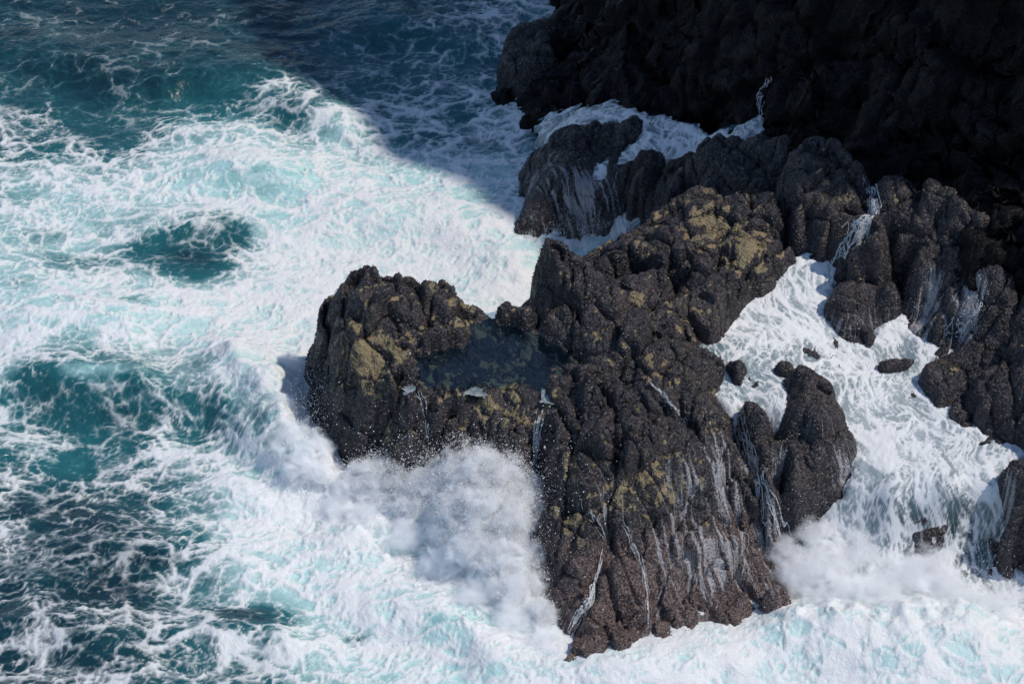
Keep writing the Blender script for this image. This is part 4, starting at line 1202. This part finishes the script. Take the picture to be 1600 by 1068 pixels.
# tide pool and foam puddles
def pool(name, label, poly, level, mat, kind="structure", attrs=None, deep=9.0):
    q = np.array(poly, float)
    W = at(q[:, 0], q[:, 1], np.full(len(q), level))
    x, y = np.meshgrid(np.arange(W[:, 0].min() - .1, W[:, 0].max() + .1, .03), np.arange(W[:, 1].min() - .1, W[:, 1].max() + .1, .03))
    ok = in_poly(x + .03 * pn2(x / .1, y / .1, 5), y + .03 * pn2(x / .1, y / .1, 6), [tuple(w[:2]) for w in W])
    ground = bil(DEM, x, y, X0, Y0, G)
    ok &= (ground < level + .03) & (ground > level - deep)
    F, used = grid_faces(*x.shape, ok[:-1, :-1])
    V = np.stack([x, y, level + .004 * pn2(x / .2, y / .2, 7)], -1).reshape(-1, 3)[used]
    a = {k: v + (.45 * fbm2(V[:, 0] / .16, V[:, 1] / .16, 3, 55) if k == 'foam' else np.zeros(len(V))) for k, v in (attrs or {}).items()}
    return link(name, mesh_from(name, V, F, a), mat, label, "pool", kind)
pool("tide_pool", "still blue tide pool held between the hump and the crest", [(640, 560), (680, 520), (725, 492), (770, 488), (835, 492), (872, 530), (896, 566), (882, 598), (845, 610), (812, 597), (780, 604), (742, 598), (715, 612), (690, 600), (665, 606)], 2.58, M_POOL, deep=.6)
for lab, poly in (("small white foam puddle at the head of the left rock cleft", [(846, 605), (860, 618), (915, 620), (905, 632), (870, 640), (850, 650), (842, 640)]),
                  ("little foam puddle in a dip below the tide pool", [(715, 618), (740, 604), (772, 600), (760, 618), (745, 634), (722, 632)]),
                  ("sliver of foam left of the tide pool outlet", [(612, 616), (632, 604), (652, 598), (648, 610), (630, 618)])):
    q = hit(*np.array(poly, float).T)
    pool("foam_puddle", lab, poly, float(np.median(q[:, 2])) + .05, M_STREAM, None, {'foam': -.22, 'film': 1.0, 'water_tint': .42}, .22)

for k, (lab, line, n, sp, steps, w0, w1, gap) in enumerate(VEILS):
    rng = np.random.default_rng(140 + k)
    V, F = strands(THREADS[k], rng, w0, w1, gaps=gap, seed=3 * k)
    link("water_veil", mesh_from("water_veil", V, F), M_THREAD, lab, "runoff", "stuff")
RIVULETS = [("white rivulet pouring down the cleft left of the big face", [(850, 640), (842, 665), (838, 700), (836, 740), (832, 790)], 16, .05, .012, .03),
            ("rivulet bending down the crack low on the big face", [(942, 852), (936, 885), (926, 925), (915, 955), (897, 975), (886, 1008)], 12, .03, .01, .022),
            ("slim rivulet running straight down the middle of the face", [(972, 795), (985, 840), (1003, 880), (1010, 930), (1016, 1000)], 9, .03, .008, .018),
            ("thin diagonal trickle across the top of the big face", [(1000, 588), (1040, 620), (1065, 660), (1100, 692)], 5, .02, .008, .016),
            ("broad white chute down the cleft right of the big face", [(1138, 610), (1150, 645), (1165, 690), (1182, 740), (1212, 800), (1234, 868)], 16, .05, .01, .022),
            ("narrow white stream falling between the tower and the wedge", [(1345, 268), (1358, 300), (1368, 330), (1350, 350), (1335, 362), (1318, 385), (1295, 408)], 26, .06, .012, .03),
            ("trickle curling round the right edge of the dark buttress", [(1545, 430), (1535, 470), (1520, 500), (1490, 518), (1465, 528)], 10, .04, .008, .018),
            ("faint trickle from the tide pool over its front lip", [(655, 610), (662, 640), (672, 690)], 6, .03, .008, .016),
            ("thin trickle below the tan patch on the big face", [(905, 780), (930, 815), (948, 850)], 5, .03, .006, .014),
            ("bluish trickle high on the shaded cliff", [(1205, 100), (1200, 130), (1185, 160), (1192, 190)], 8, .06, .01, .02)]
for k, (lab, line, n, sp, w0, w1) in enumerate(RIVULETS):
    rng = np.random.default_rng(80 + k)
    q = line_px(line, 90)
    paths = []
    for c in range(n):
        h = hit(q[:, 0], q[:, 1])[:, :2]
        s0, s1 = sorted((rng.random() * .35, 1 - rng.random() * .35))
        h = h[int(s0 * 90):int(s1 * 90)]
        a = rng.normal(0, sp, 2)
        t = np.arange(len(h)) * .12 + c * 9.7
        h = h + a + sp * np.stack([pn2(t, t * 0, 31), pn2(t, t * 0 + 5, 32)], 1)
        for _ in range(3):
            h[1:-1] = (h[:-2] + 2 * h[1:-1] + h[2:]) / 4
        z = bil(DEM, h[:, 0], h[:, 1], X0, Y0, G)
        paths.append(np.column_stack([h, z + .015]).astype(np.float32))
    V, F = strands(paths, rng, w0 * .6, w1 * .6, lift=.045, gaps=.3, seed=50 + k)
    link("rivulet", mesh_from("rivulet", V, F), M_RUN, lab, "runoff", "stuff")

# ------------------------------------------------------------------ spray: thrown drops
TET = np.array([(1, 1, 1), (1, -1, -1), (-1, 1, -1), (-1, -1, 1)], np.float32) * .62
TETF = np.array([(0, 1, 2), (0, 3, 1), (0, 2, 3), (1, 3, 2)], np.int32)
def drops(name, label, P, rad):
    n = len(P)
    q = RNG.normal(size=(n, 4)); q /= np.linalg.norm(q, axis=1, keepdims=True)
    w, a, b, c = q.T
    R = np.stack([1 - 2 * (b * b + c * c), 2 * (a * b - c * w), 2 * (a * c + b * w), 2 * (a * b + c * w), 1 - 2 * (a * a + c * c), 2 * (b * c - a * w), 2 * (a * c - b * w), 2 * (b * c + a * w), 1 - 2 * (a * a + b * b)], 1).reshape(n, 3, 3)
    V = P[:, None] + np.einsum('nij,kj->nki', R, TET) * rad[:, None, None]
    F = TETF[None] + 4 * np.arange(n)[:, None, None]
    return link(name, mesh_from(name, V.reshape(-1, 3), F.reshape(-1, 3), smooth=True), M_SPRAY, label, "spray", "stuff")

def plume(n, line, z0, up, out, side, fall, rng, clump=26, tmax=1.0):
    """ballistic drops thrown from clumps along a line at the foot of a rock"""
    b = line_px(line, 200)
    W = at(b[:, 0], b[:, 1], z0)
    kc = rng.integers(0, 200, clump)
    vc = np.stack([rng.normal(side, .8, clump), rng.normal(out, .7, clump), np.abs(rng.normal(up, .45 * up, clump))], 1)
    c = rng.integers(0, clump, n)
    p0 = W[kc[c]] + rng.normal(0, .13, (n, 3))
    v = vc[c] + rng.normal(0, 1, (n, 3)) * np.array([.55, .55, .5]) * (.5 + up / 6)
    t = rng.random(n) ** .8 * tmax * .9
    P = p0 + v * t[:, None]
    P[:, 2] -= fall * t * t
    return P[P[:, 2] > -.1]

def puffs(spots, rng, per, wisp=.16):
    """billows of fine drops: soft round clouds with ragged, noise-eaten edges"""
    out = []
    for px, py, z, r in spots:
        c = at(px, py, z)
        n = int(per * (r / .4) ** 2)
        q = rng.normal(0, 1, (n, 3)) * np.array([r * .62, r * .62, r * .58])
        P = c + q
        d = np.linalg.norm(q, axis=1) / r
        k = pn3(P / .22, 91) + .6 * pn3(P / .09, 92) + .35 * pn3(P / .04, 93)
        out.append(P[k > (d - .75) * .55 - wisp])
    P = np.concatenate(out)
    return P[P[:, 2] > -.1]

def ball(n):
    import bmesh
    bm = bmesh.new()
    bmesh.ops.create_icosphere(bm, subdivisions=n, radius=1.0)
    V = np.array([v.co[:] for v in bm.verts], np.float32); F = np.array([[v.index for v in f.verts] for f in bm.faces], np.int32)
    bm.free()
    return V, F
BALL = ball(3)

def mist_material(name, density):
    """fine spray hanging in the air: a soft white cloud, dense at the heart of each puff and torn at its edge"""
    m = bpy.data.materials.new(name)
    m.use_nodes = True
    t = m.node_tree
    t.nodes.clear()
    k = N(t)
    out, vol, tc = (t.nodes.new(q) for q in ("ShaderNodeOutputMaterial", "ShaderNodeVolumePrincipled", "ShaderNodeTexCoord"))
    ln = k.node("ShaderNodeVectorMath", operation='LENGTH')
    k.put(ln.inputs[0], tc.outputs["Object"])
    p = k.pos()
    nz = k.add(k.mul(k.math('SUBTRACT', k.noise(p, 3.6, 6, .66, .7), .5), 2.6), 0.0)
    d = k.add(k.math('SUBTRACT', 1.0, ln.outputs["Value"]), k.mul(nz, .75))
    k.put(vol.inputs["Density"], k.mul(k.step(d, .16, .60), density))
    vol.inputs["Color"].default_value = (1.0, 1.0, 1.0, 1)
    vol.inputs["Anisotropy"].default_value = -.35
    t.links.new(vol.outputs[0], out.inputs["Volume"])
    return m
M_MIST = mist_material("dense_spray", 7.0)
M_HAZE = mist_material("thin_spray", 3.4)

def mist(spots, size, mat, parent, squash=1.0):
    me = None
    for px, py, z, r in spots:
        if me is None:
            me = mesh_from("mist", BALL[0] * 1.25, BALL[1])
            me.materials.append(mat)
        o = link("mist", me, None, parent=parent, kind="stuff")
        o.location = at(px, py, z)
        o.scale = (r * size, r * size, r * size * squash)

rng = np.random.default_rng(5)
SPLASH = [(560, 755, .45, .34), (590, 738, .65, .34), (625, 742, .7, .36), (660, 762, .7, .38), (690, 745, 1.0, .36), (720, 725, 1.35, .38), (752, 732, 1.5, .40), (788, 745, 1.45, .40), (818, 775, 1.25, .38), (838, 815, .95, .34), (800, 815, 1.15, .42), (760, 795, 1.25, .45),
          (720, 795, .95, .42), (780, 865, .75, .45), (822, 868, .7, .40), (738, 850, .75, .42), (805, 915, .45, .42), (842, 905, .4, .34), (700, 830, .5, .36), (640, 790, .4, .36), (600, 780, .3, .32), (848, 960, .25, .3)]
P = np.concatenate([puffs([(a, b - 8, c + .15, r * 1.08) for a, b, c, r in SPLASH], rng, 7000), plume(7000, [(600, 770), (690, 800), (760, 840), (830, 870)], .5, 2.7, .1, .1, 3.0, rng, 40), plume(5000, [(720, 800), (760, 820), (830, 850)], .8, 3.0, .1, .5, 3.4, rng, 26)])
o = drops("sea_spray", "tall burst of white spray thrown up against the main rock", P, rng.lognormal(math.log(.0070), .45, len(P)))
mist([(a, b, c, r) for a, b, c, r in SPLASH], 1.5, M_MIST, o)
mist([(525, 790, .2, .3), (575, 805, .25, .34), (630, 835, .25, .36), (690, 880, .25, .4), (745, 925, .25, .38), (800, 965, .2, .36), (850, 1000, .15, .3)], 1.7, M_HAZE, o, .7)
LEFT = [(425, 610, .5, .36), (440, 650, .6, .4), (455, 690, .65, .42), (490, 700, .75, .36), (500, 735, .55, .36), (470, 730, .5, .38), (410, 570, .35, .34), (530, 760, .35, .3), (400, 640, .35, .3), (450, 575, .3, .3)]
P = np.concatenate([puffs(LEFT, rng, 3000), plume(3500, [(470, 610), (485, 660), (505, 705)], .4, 2.6, .2, .2, 3.2, rng, 22)])
o = drops("sea_spray", "spray flung up along the left foot of the rounded hump", P, rng.lognormal(math.log(.0070), .45, len(P)))
mist(LEFT, 1.4, M_MIST, o)
FALLS = [(1250, 900, .45, .4), (1290, 880, .6, .42), (1320, 930, .4, .45), (1370, 930, .45, .45), (1420, 900, .6, .42), (1450, 880, .7, .36), (1480, 920, .5, .42), (1520, 950, .3, .4), (1400, 965, .25, .45), (1280, 955, .25, .42), (1560, 950, .3, .36), (1340, 860, .75, .36), (1460, 960, .25, .4), (1230, 860, .6, .3), (1270, 830, .85, .3)]
P = np.concatenate([puffs(FALLS, rng, 2200, .08), plume(5000, [(1250, 930), (1330, 950), (1430, 955), (1520, 945), (1560, 930)], .15, 2.2, -.1, 0, 2.6, rng, 40)])
o = drops("sea_spray", "white mist boiling at the foot of the right-hand falls", P, rng.lognormal(math.log(.0076), .35, len(P)))
mist(FALLS, 1.7, M_HAZE, o, .8)
P = puffs([(830, 365, .2, .25), (870, 365, .3, .3), (915, 360, .35, .32), (940, 350, .45, .28), (890, 340, .5, .25)], rng, 2000)
drops("sea_spray", "small splash at the foot of the shaded back hump", P, rng.lognormal(math.log(.0076), .35, len(P)))
